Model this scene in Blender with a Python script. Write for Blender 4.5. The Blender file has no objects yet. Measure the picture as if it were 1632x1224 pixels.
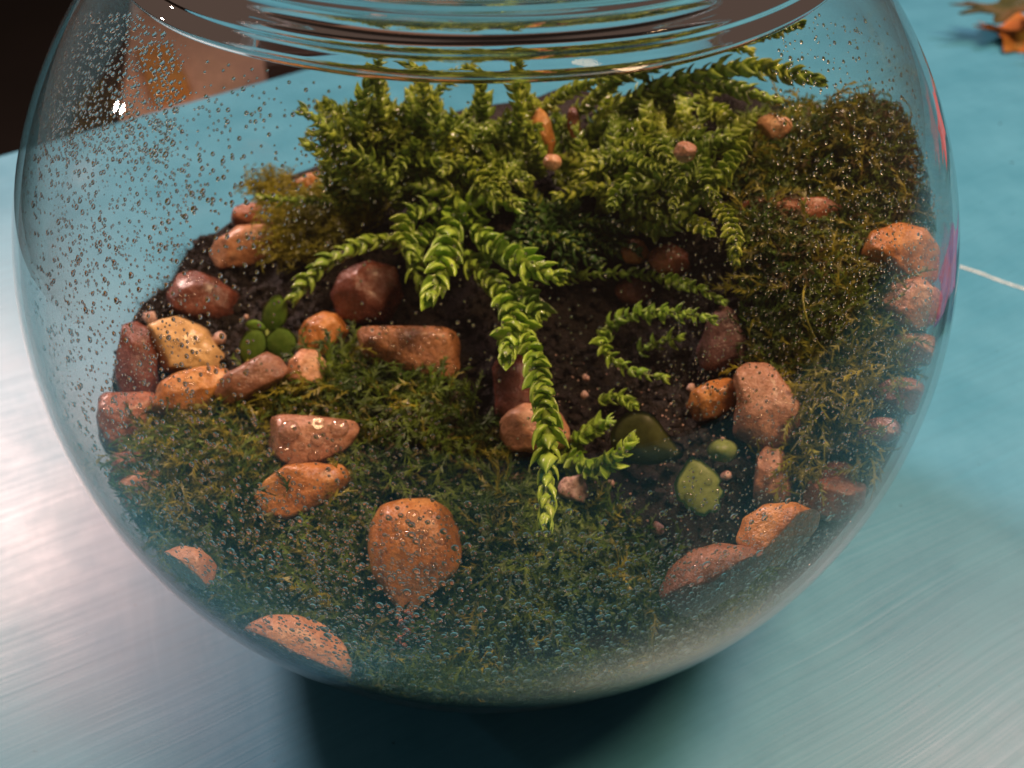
import bpy, math, random
import numpy as np
from math import radians, sin, cos, pi, sqrt
from mathutils import Vector, Matrix
RNG = np.random.default_rng(7); random.seed(7)
sc = bpy.context.scene
COL = sc.collection
# ------------------------------------------------------------------ camera
R = 0.10                                   # bowl radius, metres
C = np.array([0.0, 0.0, 0.09])             # bowl centre; table top is z = 0
PW, PH, F = 1632, 1224, 1568.0
ELEV, PITCH, YAW, DK = radians(35), radians(42), radians(1.5), 2.32
EYE = C + DK * R * np.array([0, -cos(ELEV), sin(ELEV)])
FW = np.array([sin(YAW) * cos(PITCH), cos(YAW) * cos(PITCH), -sin(PITCH)])
RT = np.cross(FW, [0, 0, 1.0]); RT /= np.linalg.norm(RT)
UP = np.cross(RT, FW)
cam = bpy.data.cameras.new('camera')
cam.sensor_width = 36; cam.lens = 36 * F / PW
cam.clip_start = 0.01; cam.clip_end = 50
cam.dof.use_dof = True; cam.dof.focus_distance = 0.165; cam.dof.aperture_fstop = 24.0
camo = bpy.data.objects.new('camera', cam); COL.objects.link(camo)
camo.location = EYE
camo.rotation_euler = Matrix(((RT[0], UP[0], -FW[0]), (RT[1], UP[1], -FW[1]), (RT[2], UP[2], -FW[2]))).to_euler()
sc.camera = camo
# ------------------------------------------------------------------ light (night, indoors)
w = bpy.data.worlds.new('World'); sc.world = w; w.use_nodes = True
w.node_tree.nodes['Background'].inputs[0].default_value = (1.0, 0.66, 0.52, 1)
w.node_tree.nodes['Background'].inputs[1].default_value = 0.085
sc.view_settings.view_transform = 'Standard'; sc.view_settings.look = 'None'
sc.view_settings.gamma = 1; sc.view_settings.exposure = 0.0
def lamp(name, loc, target, size, power, color):
    l = bpy.data.lights.new(name, 'AREA'); l.shape = 'DISK'; l.size = size; l.energy = power; l.color = color
    o = bpy.data.objects.new(name, l); COL.objects.link(o); o.location = loc
    d = Vector(target) - Vector(loc); o.rotation_euler = d.to_track_quat('-Z', 'Y').to_euler()
lamp('ceiling_lamp', (-0.76, 0.80, 0.90), (-0.05, 0, 0), 0.22, 19.0, (1.0, 0.66, 0.58))
lamp('second_ceiling_lamp', (0.72, 0.40, 1.12), (0.05, 0, 0), 0.26, 8.0, (1.0, 0.60, 0.56))
lamp('room_lamp', (0.42, -0.06, 1.10), (0, 0, 0.05), 0.42, 14.0, (1.0, 0.62, 0.33))
def mirror_lamp(px, py, dist, name, size, power, color):
    d = FW + RT * ((px - PW / 2) / F) - UP * ((py - PH / 2) / F); d /= np.linalg.norm(d); oc = EYE - C; b = d @ oc
    p = EYE + d * (-b - sqrt(b * b - (oc @ oc - R * R))); n = (p - C) / R; L_ = d - 2 * (d @ n) * n; lamp(name, p + L_ * dist, p, size, power, color)
mirror_lamp(185, 170, .9, 'side_lamp', .028, .25, (1.0, .85, .75))
cy = sc.cycles
cy.max_bounces = 16; cy.transparent_max_bounces = 48; cy.transmission_bounces = 14
cy.glossy_bounces = 5; cy.diffuse_bounces = 3; cy.caustics_reflective = False; cy.caustics_refractive = False
cy.sample_clamp_indirect = 6; cy.use_denoising = True

# ------------------------------------------------------------------ helpers
def rays(px, py):
    px = np.atleast_1d(np.asarray(px, float)); py = np.atleast_1d(np.asarray(py, float))
    d = FW + RT * ((px - PW / 2) / F)[:, None] - UP * ((py - PH / 2) / F)[:, None]
    return d / np.linalg.norm(d, axis=1)[:, None]
def sph_t(d, r):
    oc = EYE - C; b = d @ oc; q = b * b - (oc @ oc - r * r)
    ok = q > 0; s = np.sqrt(np.maximum(q, 0)); return ok, -b - s, -b + s
RI = 0.984 * R            # inside wall of the bowl
# ground inside the bowl: sample points (x, y, z) in units of R around the bowl centre
GP = np.array([(-.89,-.26,-.29),(-.93,.04,-.27),(-.91,.22,-.26),(-.8,.48,-.24),(-.58,.75,-.20),(.93,.09,.24),(.96,-.11,.10),
    (.85,-.45,-.05),(-.6,-.7,-.36),(-.3,-.85,-.42),(0,-.9,-.43),(.3,-.85,-.40),(.55,-.74,-.34),(.72,-.62,-.24),(.7,.65,.14),
    (0,.95,-.08),(.35,.88,.0),(-.3,.9,-.12),(0,0,-.20),(-.4,0,-.25),(-.5,-.4,-.28),(0,-.5,-.30),(.3,0,-.16),(.45,-.3,-.20),
    (.65,0,.10),(.6,.25,.12),(.5,.55,.10),(0,.5,-.04),(-.4,.4,-.15),(.2,.3,-.05)], float)
def ground(x, y):         # R units
    x = np.asarray(x, float); y = np.asarray(y, float)
    d2 = (x[..., None] - GP[:, 0]) ** 2 + (y[..., None] - GP[:, 1]) ** 2
    k = 1.0 / (d2 + 0.006) ** 1.6
    z = (k * GP[:, 2]).sum(-1) / k.sum(-1)
    z = z + .018 * np.sin(9 * x + 4 * y) * np.sin(11 * y - 3 * x + 1) + .008 * np.sin(25 * x + 2) * np.sin(23 * y)
    return z
def hit(px, py):
    """point where the sight line meets the planting bed (or the far inner wall), with its distance"""
    d = rays(px, py); ok, t0, t1 = sph_t(d, RI); t0 = np.where(ok, t0, DK * R); t1 = np.where(ok, t1, DK * R)
    n = 160; T = t0[:, None] + (t1 - t0)[:, None] * np.linspace(0, 1, n)
    P = EYE + d[:, None, :] * T[..., None]; Q = (P - C) / R
    below = Q[..., 2] < ground(Q[..., 0], Q[..., 1]); below[:, -1] = True
    i = below.argmax(1); t = T[np.arange(len(T)), i]
    return t, d, t0, t1
def W3(px, py, lift=0.0, tmax=None):
    t, d, t0, t1 = hit(px, py)
    if tmax is not None: t = np.minimum(t, tmax * R)
    return EYE + d * (t - np.asarray(lift) * R)[:, None]
def to_table(px, py, z=0.0):
    d = rays(px, py); t = (z - EYE[2]) / d[:, 2]; return EYE + d * t[:, None]
def keep_in(P, r=RI):
    v = P - C; n = np.linalg.norm(v, axis=-1, keepdims=True)
    return C + v * np.minimum(1, r / np.maximum(n, 1e-9))
def mesh_np(name, V, Fc, smooth=True):
    """Fc: list of int arrays (n,3) or (n,4)"""
    me = bpy.data.meshes.new(name)
    Fc = Fc if isinstance(Fc, list) else [Fc]
    V = np.asarray(V, np.float32).reshape(-1, 3)
    li = np.concatenate([f.reshape(-1) for f in Fc]).astype(np.int32)
    cnt = np.concatenate([np.full(len(f), f.shape[1], np.int32) for f in Fc])
    st = np.concatenate([[0], np.cumsum(cnt)[:-1]]).astype(np.int32)
    me.vertices.add(len(V)); me.vertices.foreach_set('co', V.reshape(-1))
    me.loops.add(len(li)); me.loops.foreach_set('vertex_index', li)
    me.polygons.add(len(cnt)); me.polygons.foreach_set('loop_start', st); me.polygons.foreach_set('loop_total', cnt)
    me.polygons.foreach_set('use_smooth', np.full(len(cnt), smooth))
    me.update(calc_edges=True); me.validate(); return me
def link(name, me, m, parent=None):
    o = bpy.data.objects.new(name, me)
    if m is not None and me is not None and not me.materials: me.materials.append(m)
    COL.objects.link(o)
    if parent is not None:
        o.parent = parent
        o.matrix_parent_inverse = Matrix.Translation(-parent.location) if False else Matrix.Identity(4)
    return o
def tag(o, label=None, cat=None, group=None, kind=None):
    if label: o['label'] = label
    if cat: o['category'] = cat
    if group: o['group'] = group
    if kind: o['kind'] = kind
    return o
def empty(name, loc):
    o = bpy.data.objects.new(name, None); COL.objects.link(o); o.location = Vector(loc); o.empty_display_size = .01; return o
def child(name, V, Fc, m, parent, smooth=True):
    """V in world space; parent is an unrotated Empty"""
    return link(name, mesh_np(name, np.asarray(V) - np.array(parent.location), Fc, smooth), m, parent)
def instance_many(TV, TF, M, T):
    """template verts/faces copied with matrices M (n,3,3) and offsets T (n,3)"""
    n = len(T); V = np.einsum('nij,vj->nvi', M, TV) + T[:, None, :]
    off = (np.arange(n) * len(TV))[:, None, None]
    return V.reshape(-1, 3), [(f[None] + off).reshape(-1, f.shape[1]) for f in TF]
def norm(v): v = np.asarray(v, float); return v / np.maximum(np.linalg.norm(v, axis=-1, keepdims=True), 1e-9)
def frame_y(y, z):
    """matrices with columns x,y,z ; y exact, z approx"""
    y = norm(y); x = norm(np.cross(y, z)); z = np.cross(x, y); return np.stack([x, y, z], -1)

# ------------------------------------------------------------------ materials
def mat(name):
    m = bpy.data.materials.new(name); m.use_nodes = True; nt = m.node_tree; nt.nodes.clear()
    out = nt.nodes.new('ShaderNodeOutputMaterial'); return m, nt, out
def N(nt, t, **kw):
    n = nt.nodes.new('ShaderNode' + t)
    for k, v in kw.items():
        if k.startswith('i_'):
            key = k[2:]; key = int(key) if key.isdigit() else key.replace('_', ' ')
            n.inputs[key].default_value = v
        else: setattr(n, k, v)
    return n
def ramp(nt, fac, stops, interp='LINEAR'):
    r = nt.nodes.new('ShaderNodeValToRGB'); r.color_ramp.interpolation = interp
    el = r.color_ramp.elements
    while len(el) < len(stops): el.new(.5)
    for e, (p, c) in zip(el, stops): e.position = p; e.color = (*c, 1) if len(c) == 3 else c
    nt.links.new(fac, r.inputs[0]); return r
def noise(nt, vec, scale, detail=4, rough=.55, dist=0):
    n = N(nt, 'TexNoise'); n.inputs['Scale'].default_value = scale; n.inputs['Detail'].default_value = detail
    n.inputs['Roughness'].default_value = rough; n.inputs['Distortion'].default_value = dist
    if vec is not None: nt.links.new(vec, n.inputs['Vector'])
    return n
def mixc(nt, a, b, fac, mode='MIX'):
    n = N(nt, 'Mix', data_type='RGBA', blend_type=mode); L = nt.links.new
    for s, v in ((0, fac), (6, a), (7, b)):
        if isinstance(v, (tuple, float, int)): n.inputs[s].default_value = v if not isinstance(v, tuple) else (*v, 1)
        else: L(v, n.inputs[s])
    return n.outputs[2]
def math_n(nt, op, a, b=None, c=None):
    n = N(nt, 'Math', operation=op)
    for i, v in enumerate((a, b, c)):
        if v is None: continue
        if isinstance(v, (int, float)): n.inputs[i].default_value = v
        else: nt.links.new(v, n.inputs[i])
    return n.outputs[0]
def stone_mat(name, c1, c2, c3, scale=160, speck=0.0, rough=.24, bump=.55):
    m, nt, out = mat(name); L = nt.links.new
    tc = N(nt, 'TexCoord'); oi = N(nt, 'ObjectInfo')
    add = N(nt, 'VectorMath', operation='ADD'); L(tc.outputs['Object'], add.inputs[0]); L(oi.outputs['Random'], add.inputs[1])
    v = add.outputs[0]
    n1 = noise(nt, v, scale, 5, .6, .4); n2 = noise(nt, v, scale * 4.5, 4, .65); n3 = noise(nt, v, scale * 14, 3, .7)
    r1 = ramp(nt, n1.outputs[0], [(.32, c1), (.52, c2), (.72, c3)])
    r2 = ramp(nt, n2.outputs[0], [(.30, (.55, .5, .48)), (.6, (1.1, 1.08, 1.05))])
    c = mixc(nt, r1.outputs[0], r2.outputs[0], .75, 'MULTIPLY')
    r3 = ramp(nt, n3.outputs[0], [(.30, (.45, .4, .38)), (.42, (1, 1, 1))])
    c = mixc(nt, c, r3.outputs[0], .25 + .6 * speck, 'MULTIPLY')
    b = N(nt, 'BsdfPrincipled'); L(c, b.inputs['Base Color'])
    rr = ramp(nt, n2.outputs[0], [(.3, (rough * .7,) * 3), (.75, (rough * 1.5,) * 3)]); L(rr.outputs[0], b.inputs['Roughness'])
    b.inputs['Coat Weight'].default_value = .22; b.inputs['Coat Roughness'].default_value = .15
    bm = N(nt, 'Bump'); bm.inputs['Strength'].default_value = bump; bm.inputs['Distance'].default_value = .0008
    h = math_n(nt, 'ADD', n2.outputs[0], math_n(nt, 'MULTIPLY', n3.outputs[0], .5)); L(h, bm.inputs['Height'])
    L(bm.outputs[0], b.inputs['Normal']); L(b.outputs[0], out.inputs[0]); return m
ST = {
 'tan':    stone_mat('tan stone', (.42,.195,.10), (.56,.29,.165), (.68,.42,.26), 120),
 'pink':   stone_mat('pink stone', (.29,.13,.08), (.39,.20,.125), (.50,.29,.19), 150, .2),
 'orange': stone_mat('orange stone', (.32,.12,.03), (.48,.20,.055), (.62,.33,.11), 110),
 'yellow': stone_mat('yellow stone', (.42,.22,.10), (.62,.42,.19), (.76,.56,.30), 45),
 'brown':  stone_mat('brown stone', (.13,.055,.03), (.24,.11,.065), (.35,.18,.11), 140),
 'rust':   stone_mat('rust stone', (.20,.065,.03), (.31,.11,.055), (.41,.18,.095), 140, .2),
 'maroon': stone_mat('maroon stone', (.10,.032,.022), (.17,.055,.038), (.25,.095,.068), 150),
 'speck':  stone_mat('pitted brown stone', (.22,.085,.03), (.34,.15,.06), (.44,.21,.09), 170, 1.0, .28, .8),
 'purple': stone_mat('purple grey stone', (.10,.05,.055), (.16,.085,.09), (.24,.13,.13), 120),
 'white':  stone_mat('pale pink grit', (.24,.10,.08), (.62,.42,.36), (.85,.68,.60), 900, .3, .5),
}
def leaf_mat(name, c1, c2, tip, scale=420, trans=.3, rough=.26, lo=(.72, .80, .8), coat=.3):
    m, nt, out = mat(name); L = nt.links.new
    g = N(nt, 'NewGeometry'); oi = N(nt, 'ObjectInfo')
    n1 = noise(nt, g.outputs['Position'], scale, 3, .6); n0 = noise(nt, g.outputs['Position'], 70, 2, .5)
    r = ramp(nt, n1.outputs[0], [(.32, c1), (.68, c2)])
    r0 = ramp(nt, n0.outputs[0], [(.38, lo), (.62, tip)])
    c = mixc(nt, r.outputs[0], r0.outputs[0], .8, 'MULTIPLY')
    hv = N(nt, 'HueSaturation'); L(c, hv.inputs['Color']); hv.inputs['Saturation'].default_value = 1.0
    L(math_n(nt, 'MULTIPLY_ADD', oi.outputs['Random'], .5, .78), hv.inputs['Value'])
    b = N(nt, 'BsdfPrincipled'); L(hv.outputs[0], b.inputs['Base Color']); b.inputs['Roughness'].default_value = rough
    b.inputs['Coat Weight'].default_value = coat; b.inputs['Coat Roughness'].default_value = .08
    t = N(nt, 'BsdfTranslucent'); L(hv.outputs[0], t.inputs['Color'])
    mx = N(nt, 'MixShader'); mx.inputs[0].default_value = trans
    L(b.outputs[0], mx.inputs[1]); L(t.outputs[0], mx.inputs[2]); L(mx.outputs[0], out.inputs[0]); return m
M_LEAF = leaf_mat('bright succulent leaf', (.28,.50,.05), (.56,.80,.17), (1.15,1.05,.8))
M_LEAF_OLIVE = leaf_mat('olive succulent leaf', (.22,.34,.035), (.50,.65,.13), (1.15,1.0,.75))
M_LEAF_SHADED = leaf_mat('shade darkened leaf', (.035,.10,.02), (.08,.19,.035), (1.1,1.05,.8), 300, .25, .35)  # darker copy of the succulent leaf, shade put into its colour
M_BROAD = leaf_mat('broad green leaf', (.17,.23,.06), (.27,.34,.11), (1.05,1.05,.9), 900, .3, .45, (.8,.85,.8), .1)
M_SEED = leaf_mat('fresh green leaf', (.14,.30,.04), (.26,.44,.08), (1.1,1.05,.9), 700, .35, .4, (.8,.85,.8), .1)
M_OLIVELEAF = leaf_mat('dull olive leaf', (.06,.075,.015), (.11,.13,.03), (1.05,1.0,.9), 500, .3, .4)
M_MOSS = leaf_mat('green moss', (.018,.05,.005), (.15,.26,.022), (1.45,1.2,.7), 260, .35, .55, (.35,.5,.35), 0)
M_MOSSY = leaf_mat('yellow moss', (.10,.11,.01), (.46,.45,.04), (1.2,1.1,.8), 260, .35, .5, (.6,.65,.6), .1)
M_MOSSB = leaf_mat('brown moss', (.04,.03,.008), (.16,.12,.03), (1.1,1.0,.8), 260, .3, .6, (.6,.6,.6), 0)
M_STEM = leaf_mat('green stem', (.16,.25,.03), (.30,.40,.06), (1,1,.9), 300, .1, .5)
def soil_mat():
    m, nt, out = mat('wet dark soil'); L = nt.links.new
    g = N(nt, 'NewGeometry'); n1 = noise(nt, g.outputs['Position'], 500, 6, .7); n2 = noise(nt, g.outputs['Position'], 2500, 3, .7)
    r = ramp(nt, n1.outputs[0], [(.3, (.004,.0025,.002)), (.55, (.014,.008,.006)), (.75, (.035,.019,.013))])
    b = N(nt, 'BsdfPrincipled'); L(r.outputs[0], b.inputs['Base Color']); b.inputs['Roughness'].default_value = .55
    bm = N(nt, 'Bump'); bm.inputs['Strength'].default_value = .9; bm.inputs['Distance'].default_value = .0012
    L(math_n(nt, 'ADD', n1.outputs[0], n2.outputs[0]), bm.inputs['Height']); L(bm.outputs[0], b.inputs['Normal']); L(b.outputs[0], out.inputs[0]); return m
M_SOIL = soil_mat()
def glass_mat(name, strength, fog):
    """thin wall: clear with mirror reflection that grows at grazing angles, and a little mist on it"""
    m, nt, out = mat(name); L = nt.links.new
    lw = N(nt, 'LayerWeight'); lw.inputs[0].default_value = .5
    p = math_n(nt, 'POWER', lw.outputs['Facing'], 4.8)
    f = math_n(nt, 'MULTIPLY_ADD', p, .9 * strength, .026 * strength)
    tr = N(nt, 'BsdfTransparent'); ab = math_n(nt, 'POWER', lw.outputs['Facing'], 7); tc_ = mixc(nt, (.975, .98, .975), (.50, .42, .38), ab); L(tc_, tr.inputs[0])
    gl = N(nt, 'BsdfGlossy'); gl.inputs['Roughness'].default_value = .02; gl.inputs[0].default_value = (1, 1, 1, 1)
    mx = N(nt, 'MixShader'); L(f, mx.inputs[0]); L(tr.outputs[0], mx.inputs[1]); L(gl.outputs[0], mx.inputs[2])
    res = mx.outputs[0]
    if fog > 0:
        tc = N(nt, 'TexCoord'); n1 = noise(nt, tc.outputs['Object'], 22, 5, .65, .5); n2 = noise(nt, tc.outputs['Object'], 900, 2, .6)
        sep = N(nt, 'SeparateXYZ'); L(tc.outputs['Object'], sep.inputs[0])
        mr = N(nt, 'MapRange'); L(sep.outputs[2], mr.inputs[0]); mr.inputs[1].default_value = -.085; mr.inputs[2].default_value = .02
        mr.inputs[3].default_value = .15; mr.inputs[4].default_value = .25
        r = ramp(nt, n1.outputs[0], [(.38, (.25,) * 3), (.68, (1,) * 3)])
        a = math_n(nt, 'MULTIPLY', r.outputs[0], mr.outputs[0])
        a = math_n(nt, 'MULTIPLY', a, math_n(nt, 'MULTIPLY_ADD', n2.outputs[0], .9, .4))
        a = math_n(nt, 'MULTIPLY', a, math_n(nt, 'MULTIPLY_ADD', math_n(nt, 'POWER', lw.outputs['Facing'], 2.5), .6, .8))
        a = math_n(nt, 'MULTIPLY', a, fog); 
        df = N(nt, 'BsdfDiffuse'); df.inputs[0].default_value = (.82, .80, .78, 1)
        tl = N(nt, 'BsdfTranslucent'); tl.inputs[0].default_value = (.82, .80, .78, 1)
        m0 = N(nt, 'MixShader'); m0.inputs[0].default_value = .5; L(df.outputs[0], m0.inputs[1]); L(tl.outputs[0], m0.inputs[2])
        m2 = N(nt, 'MixShader'); m2.inputs[0].default_value = 0; L(a, m2.inputs[0]); L(res, m2.inputs[1]); L(m0.outputs[0], m2.inputs[2])
        res = m2.outputs[0]
    L(res, out.inputs[0]); return m
M_GLASS_OUT = glass_mat('clear glass', 1.0, 0)
M_GLASS_IN = glass_mat('misted glass', .75, .018)
def solid_glass(name, ior, rough=0.0, col=(1, 1, 1)):
    m, nt, out = mat(name); g = N(nt, 'BsdfGlass'); g.inputs['IOR'].default_value = ior; g.inputs['Roughness'].default_value = rough
    g.inputs[0].default_value = (*col, 1); nt.links.new(g.outputs[0], out.inputs[0]); return m
M_NECK = solid_glass('thick glass', 1.46)
M_WATER = solid_glass('water', 1.33)
def film_mat():
    m, nt, out = mat('water bead'); L = nt.links.new; lw = N(nt, 'LayerWeight'); lw.inputs[0].default_value = .5
    f = math_n(nt, 'MULTIPLY_ADD', math_n(nt, 'POWER', lw.outputs['Facing'], 2.5), .7, .06)
    tr = N(nt, 'BsdfTransparent'); L(mixc(nt, (1, 1, 1), (.16, .12, .10), math_n(nt, 'POWER', lw.outputs['Facing'], 2)), tr.inputs[0])
    gl = N(nt, 'BsdfGlossy'); gl.inputs['Roughness'].default_value = .06
    mx = N(nt, 'MixShader'); L(f, mx.inputs[0]); L(tr.outputs[0], mx.inputs[1]); L(gl.outputs[0], mx.inputs[2]); L(mx.outputs[0], out.inputs[0]); return m
M_BEAD = film_mat()

# ------------------------------------------------------------------ table and room
def table_mat():
    m, nt, out = mat('teal painted wood'); L = nt.links.new
    tc = N(nt, 'TexCoord')
    wob = noise(nt, tc.outputs['Object'], 5, 2, .5)
    wv = N(nt, 'VectorMath', operation='MULTIPLY_ADD'); L(wob.outputs['Color'], wv.inputs[0]); wv.inputs[1].default_value = (.035, .035, 0); L(tc.outputs['Object'], wv.inputs[2])
    mp = N(nt, 'Mapping'); mp.inputs['Rotation'].default_value = (0, 0, radians(-27)); L(wv.outputs[0], mp.inputs[0])
    mp2 = N(nt, 'Mapping'); mp2.inputs['Scale'].default_value = (3.5, 560, 1); L(mp.outputs[0], mp2.inputs[0])
    s1 = noise(nt, mp2.outputs[0], 1.0, 5, .62)
    mp3 = N(nt, 'Mapping'); mp3.inputs['Scale'].default_value = (14, 1500, 1); L(mp.outputs[0], mp3.inputs[0])
    s2 = noise(nt, mp3.outputs[0], 1.0, 3, .6)
    mq = N(nt, 'Mapping'); mq.inputs['Rotation'].default_value = (0, 0, radians(-112)); L(wv.outputs[0], mq.inputs[0])
    mq2 = N(nt, 'Mapping'); mq2.inputs['Scale'].default_value = (9, 330, 1); L(mq.outputs[0], mq2.inputs[0])
    s3 = noise(nt, mq2.outputs[0], 1.0, 4, .6)
    pat = noise(nt, tc.outputs['Object'], 14, 3, .5)
    blot = noise(nt, tc.outputs['Object'], 30, 6, .65)
    c = ramp(nt, blot.outputs[0], [(.3, (.055,.27,.43)), (.7, (.078,.335,.52))])
    cs = ramp(nt, s1.outputs[0], [(.3, (.72, .76, .78)), (.6, (1.05, 1.03, 1.03))])
    col = mixc(nt, c.outputs[0], cs.outputs[0], .35, 'MULTIPLY')
    n4 = noise(nt, tc.outputs['Object'], 330, 3, .7); n5 = noise(nt, tc.outputs['Object'], 45, 2, .5)
    d4 = ramp(nt, n4.outputs[0], [(.69, (0, 0, 0)), (.73, (1, 1, 1))]); d5 = ramp(nt, n5.outputs[0], [(.48, (0, 0, 0)), (.62, (1, 1, 1))])
    col = mixc(nt, col, (.012, .045, .06), math_n(nt, 'MULTIPLY', d4.outputs[0], math_n(nt, 'MULTIPLY', d5.outputs[0], .9)))
    b = N(nt, 'BsdfPrincipled'); L(col, b.inputs['Base Color'])
    rr = ramp(nt, s1.outputs[0], [(.3, (.35,) * 3), (.7, (.31,) * 3)]); rb = ramp(nt, blot.outputs[0], [(.35, (-.0,) * 3), (.7, (.09,) * 3)]); L(math_n(nt, 'ADD', rr.outputs[0], rb.outputs[0]), b.inputs['Roughness'])
    b.inputs['IOR'].default_value = 1.5
    h = math_n(nt, 'ADD', s1.outputs[0], math_n(nt, 'MULTIPLY', s2.outputs[0], .8))
    h = math_n(nt, 'MULTIPLY', h, math_n(nt, 'MULTIPLY_ADD', pat.outputs[0], 3.4, -1.1))
    h = math_n(nt, 'ADD', h, math_n(nt, 'MULTIPLY', s3.outputs[0], .3))
    bm = N(nt, 'Bump'); bm.inputs['Strength'].default_value = .10; bm.inputs['Distance'].default_value = .0006
    L(h, bm.inputs['Height']); L(bm.outputs[0], b.inputs['Normal']); L(b.outputs[0], out.inputs[0]); return m
M_TABLE = table_mat()
def plain(name, col, rough=.6, sc_=30, var=.25):
    m, nt, out = mat(name); tc = N(nt, 'TexCoord'); n = noise(nt, tc.outputs['Object'], sc_, 5, .6)
    r = ramp(nt, n.outputs[0], [(.3, tuple(x * (1 - var) for x in col)), (.7, tuple(x * (1 + var) for x in col))])
    b = N(nt, 'BsdfPrincipled'); nt.links.new(r.outputs[0], b.inputs['Base Color']); b.inputs['Roughness'].default_value = rough
    bm = N(nt, 'Bump'); bm.inputs['Strength'].default_value = .3; bm.inputs['Distance'].default_value = .001
    nt.links.new(n.outputs[0], bm.inputs['Height']); nt.links.new(bm.outputs[0], b.inputs['Normal'])
    nt.links.new(b.outputs[0], out.inputs[0]); return m
tb = empty('table', (0, 0, 0)); tag(tb, 'teal painted wooden table under the glass bowl, with brush strokes', 'table')
e0 = to_table([0, 870], [245, 0]); dirv = norm(e0[1] - e0[0])[:2]; nrm = np.array([-dirv[1], dirv[0]])
a = e0[0][:2] - dirv * .9; b_ = e0[1][:2] + dirv * .9
def slab(name, poly, z0, z1, m, parent, bev=.004):
    import bmesh
    bm = bmesh.new(); vs = [bm.verts.new((p[0], p[1], z0)) for p in poly]; f = bm.faces.new(vs)
    r = bmesh.ops.extrude_face_region(bm, geom=[f])
    for v in r['geom']:
        if isinstance(v, bmesh.types.BMVert): v.co.z = z1
    bmesh.ops.recalc_face_normals(bm, faces=bm.faces)
    if bev: bmesh.ops.bevel(bm, geom=[e for e in bm.edges], offset=bev, segments=3, affect='EDGES', profile=.6)
    me = bpy.data.meshes.new(name); bm.to_mesh(me); bm.free()
    return link(name, me, m, parent)
slab('tabletop', [a, b_, b_ - nrm * 1.1, a - nrm * 1.1], -.03, 0, M_TABLE, tb)
M_LEG = plain('dark teal leg paint', (.02, .12, .15))
for s, q in ((0, .06), (0, 1.04), (1, .06), (1, 1.04)):
    p = (a + dirv * .1 if s == 0 else b_ - dirv * .1) - nrm * q
    o = slab('leg', [p + dirv * .03 * i + nrm * .03 * j for i, j in ((-1, -1), (1, -1), (1, 1), (-1, 1))], -.75, -.0302, M_LEG, tb, .003)
# paint scratch at the right and a few raised flecks
def scratch():
    pts = to_table([1528, 1560, 1590, 1660, 1750], [424, 434, 446, 470, 505], .0002)
    V = []; 
    n = 60; seg = np.linspace(0, len(pts) - 1.001, n); k = seg.astype(int); fr = (seg - k)[:, None]
    P = pts[k] * (1 - fr) + pts[k + 1] * fr; d = norm(np.gradient(P, axis=0)); s = np.cross(d, [0, 0, 1])
    wd = .00055 + .0003 * RNG.random(n); wd[0] = .0001
    jit = (RNG.random(n) - .5)[:, None] * .0004
    L_ = P + s * (wd[:, None] + jit); R_ = P - s * (wd[:, None] - jit); M_ = P + [0, 0, .00015]
    V = np.stack([L_, M_, R_], 1).reshape(-1, 3); i = np.arange(n - 1) * 3
    return child('paint_scratch', V, [np.stack([i, i + 3, i + 4, i + 1], 1), np.stack([i + 1, i + 4, i + 5, i + 2], 1)], plain('white undercoat', (.50, .66, .72), .5, 300), tb)
scratch()
fl = link('floor', mesh_np('floor', [(-4, -4, -.75), (4, -4, -.75), (4, 5, -.75), (-4, 5, -.75)], np.array([[0, 1, 2, 3]]), False), plain('dark floor', (.012, .009, .008), .9, 4), None); tag(fl, kind='structure')

# ------------------------------------------------------------------ bowl
def lathe(prof, seg=160, closed=False):
    prof = np.asarray(prof, float); n = len(prof); A = np.linspace(0, 2 * pi, seg, endpoint=False)
    V = np.stack([prof[None, :, 0] * np.cos(A)[:, None], prof[None, :, 0] * np.sin(A)[:, None], np.broadcast_to(prof[:, 1], (seg, n))], -1).reshape(-1, 3)
    i, j = np.meshgrid(np.arange(seg), np.arange(n if closed else n - 1), indexing='ij'); i2 = (i + 1) % seg; j2 = (j + 1) % n
    return V, np.stack([i * n + j, i2 * n + j, i2 * n + j2, i * n + j2], -1).reshape(-1, 4)
bowl = empty('glass_bowl', C); tag(bowl, 'round clear glass fishbowl terrarium beaded with condensation on the teal table', 'glass bowl')
def arc(r, a0, a1, n): t = np.radians(np.linspace(a0, a1, n)); return [(r * cos(x), r * sin(x)) for x in t]
th0 = -math.degrees(math.asin(.9 - .004))
top = 49.2
V, Fq = lathe([(.0001, -.896 * R)] + [(.15 * R, -.896 * R), (.3 * R, -.896 * R), (.40 * R, -.897 * R)] + arc(R, th0 + 1.2, top, 90)); link('body', mesh_np('body', V, Fq), M_GLASS_OUT, bowl)
V, Fq = lathe([(.0001, -.855 * R), (.2 * R, -.855 * R), (.36 * R, -.85 * R)] + arc((.988) * R, -60, top, 90)); link('inner_wall', mesh_np('inner_wall', V, Fq), M_GLASS_IN, bowl)
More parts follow.
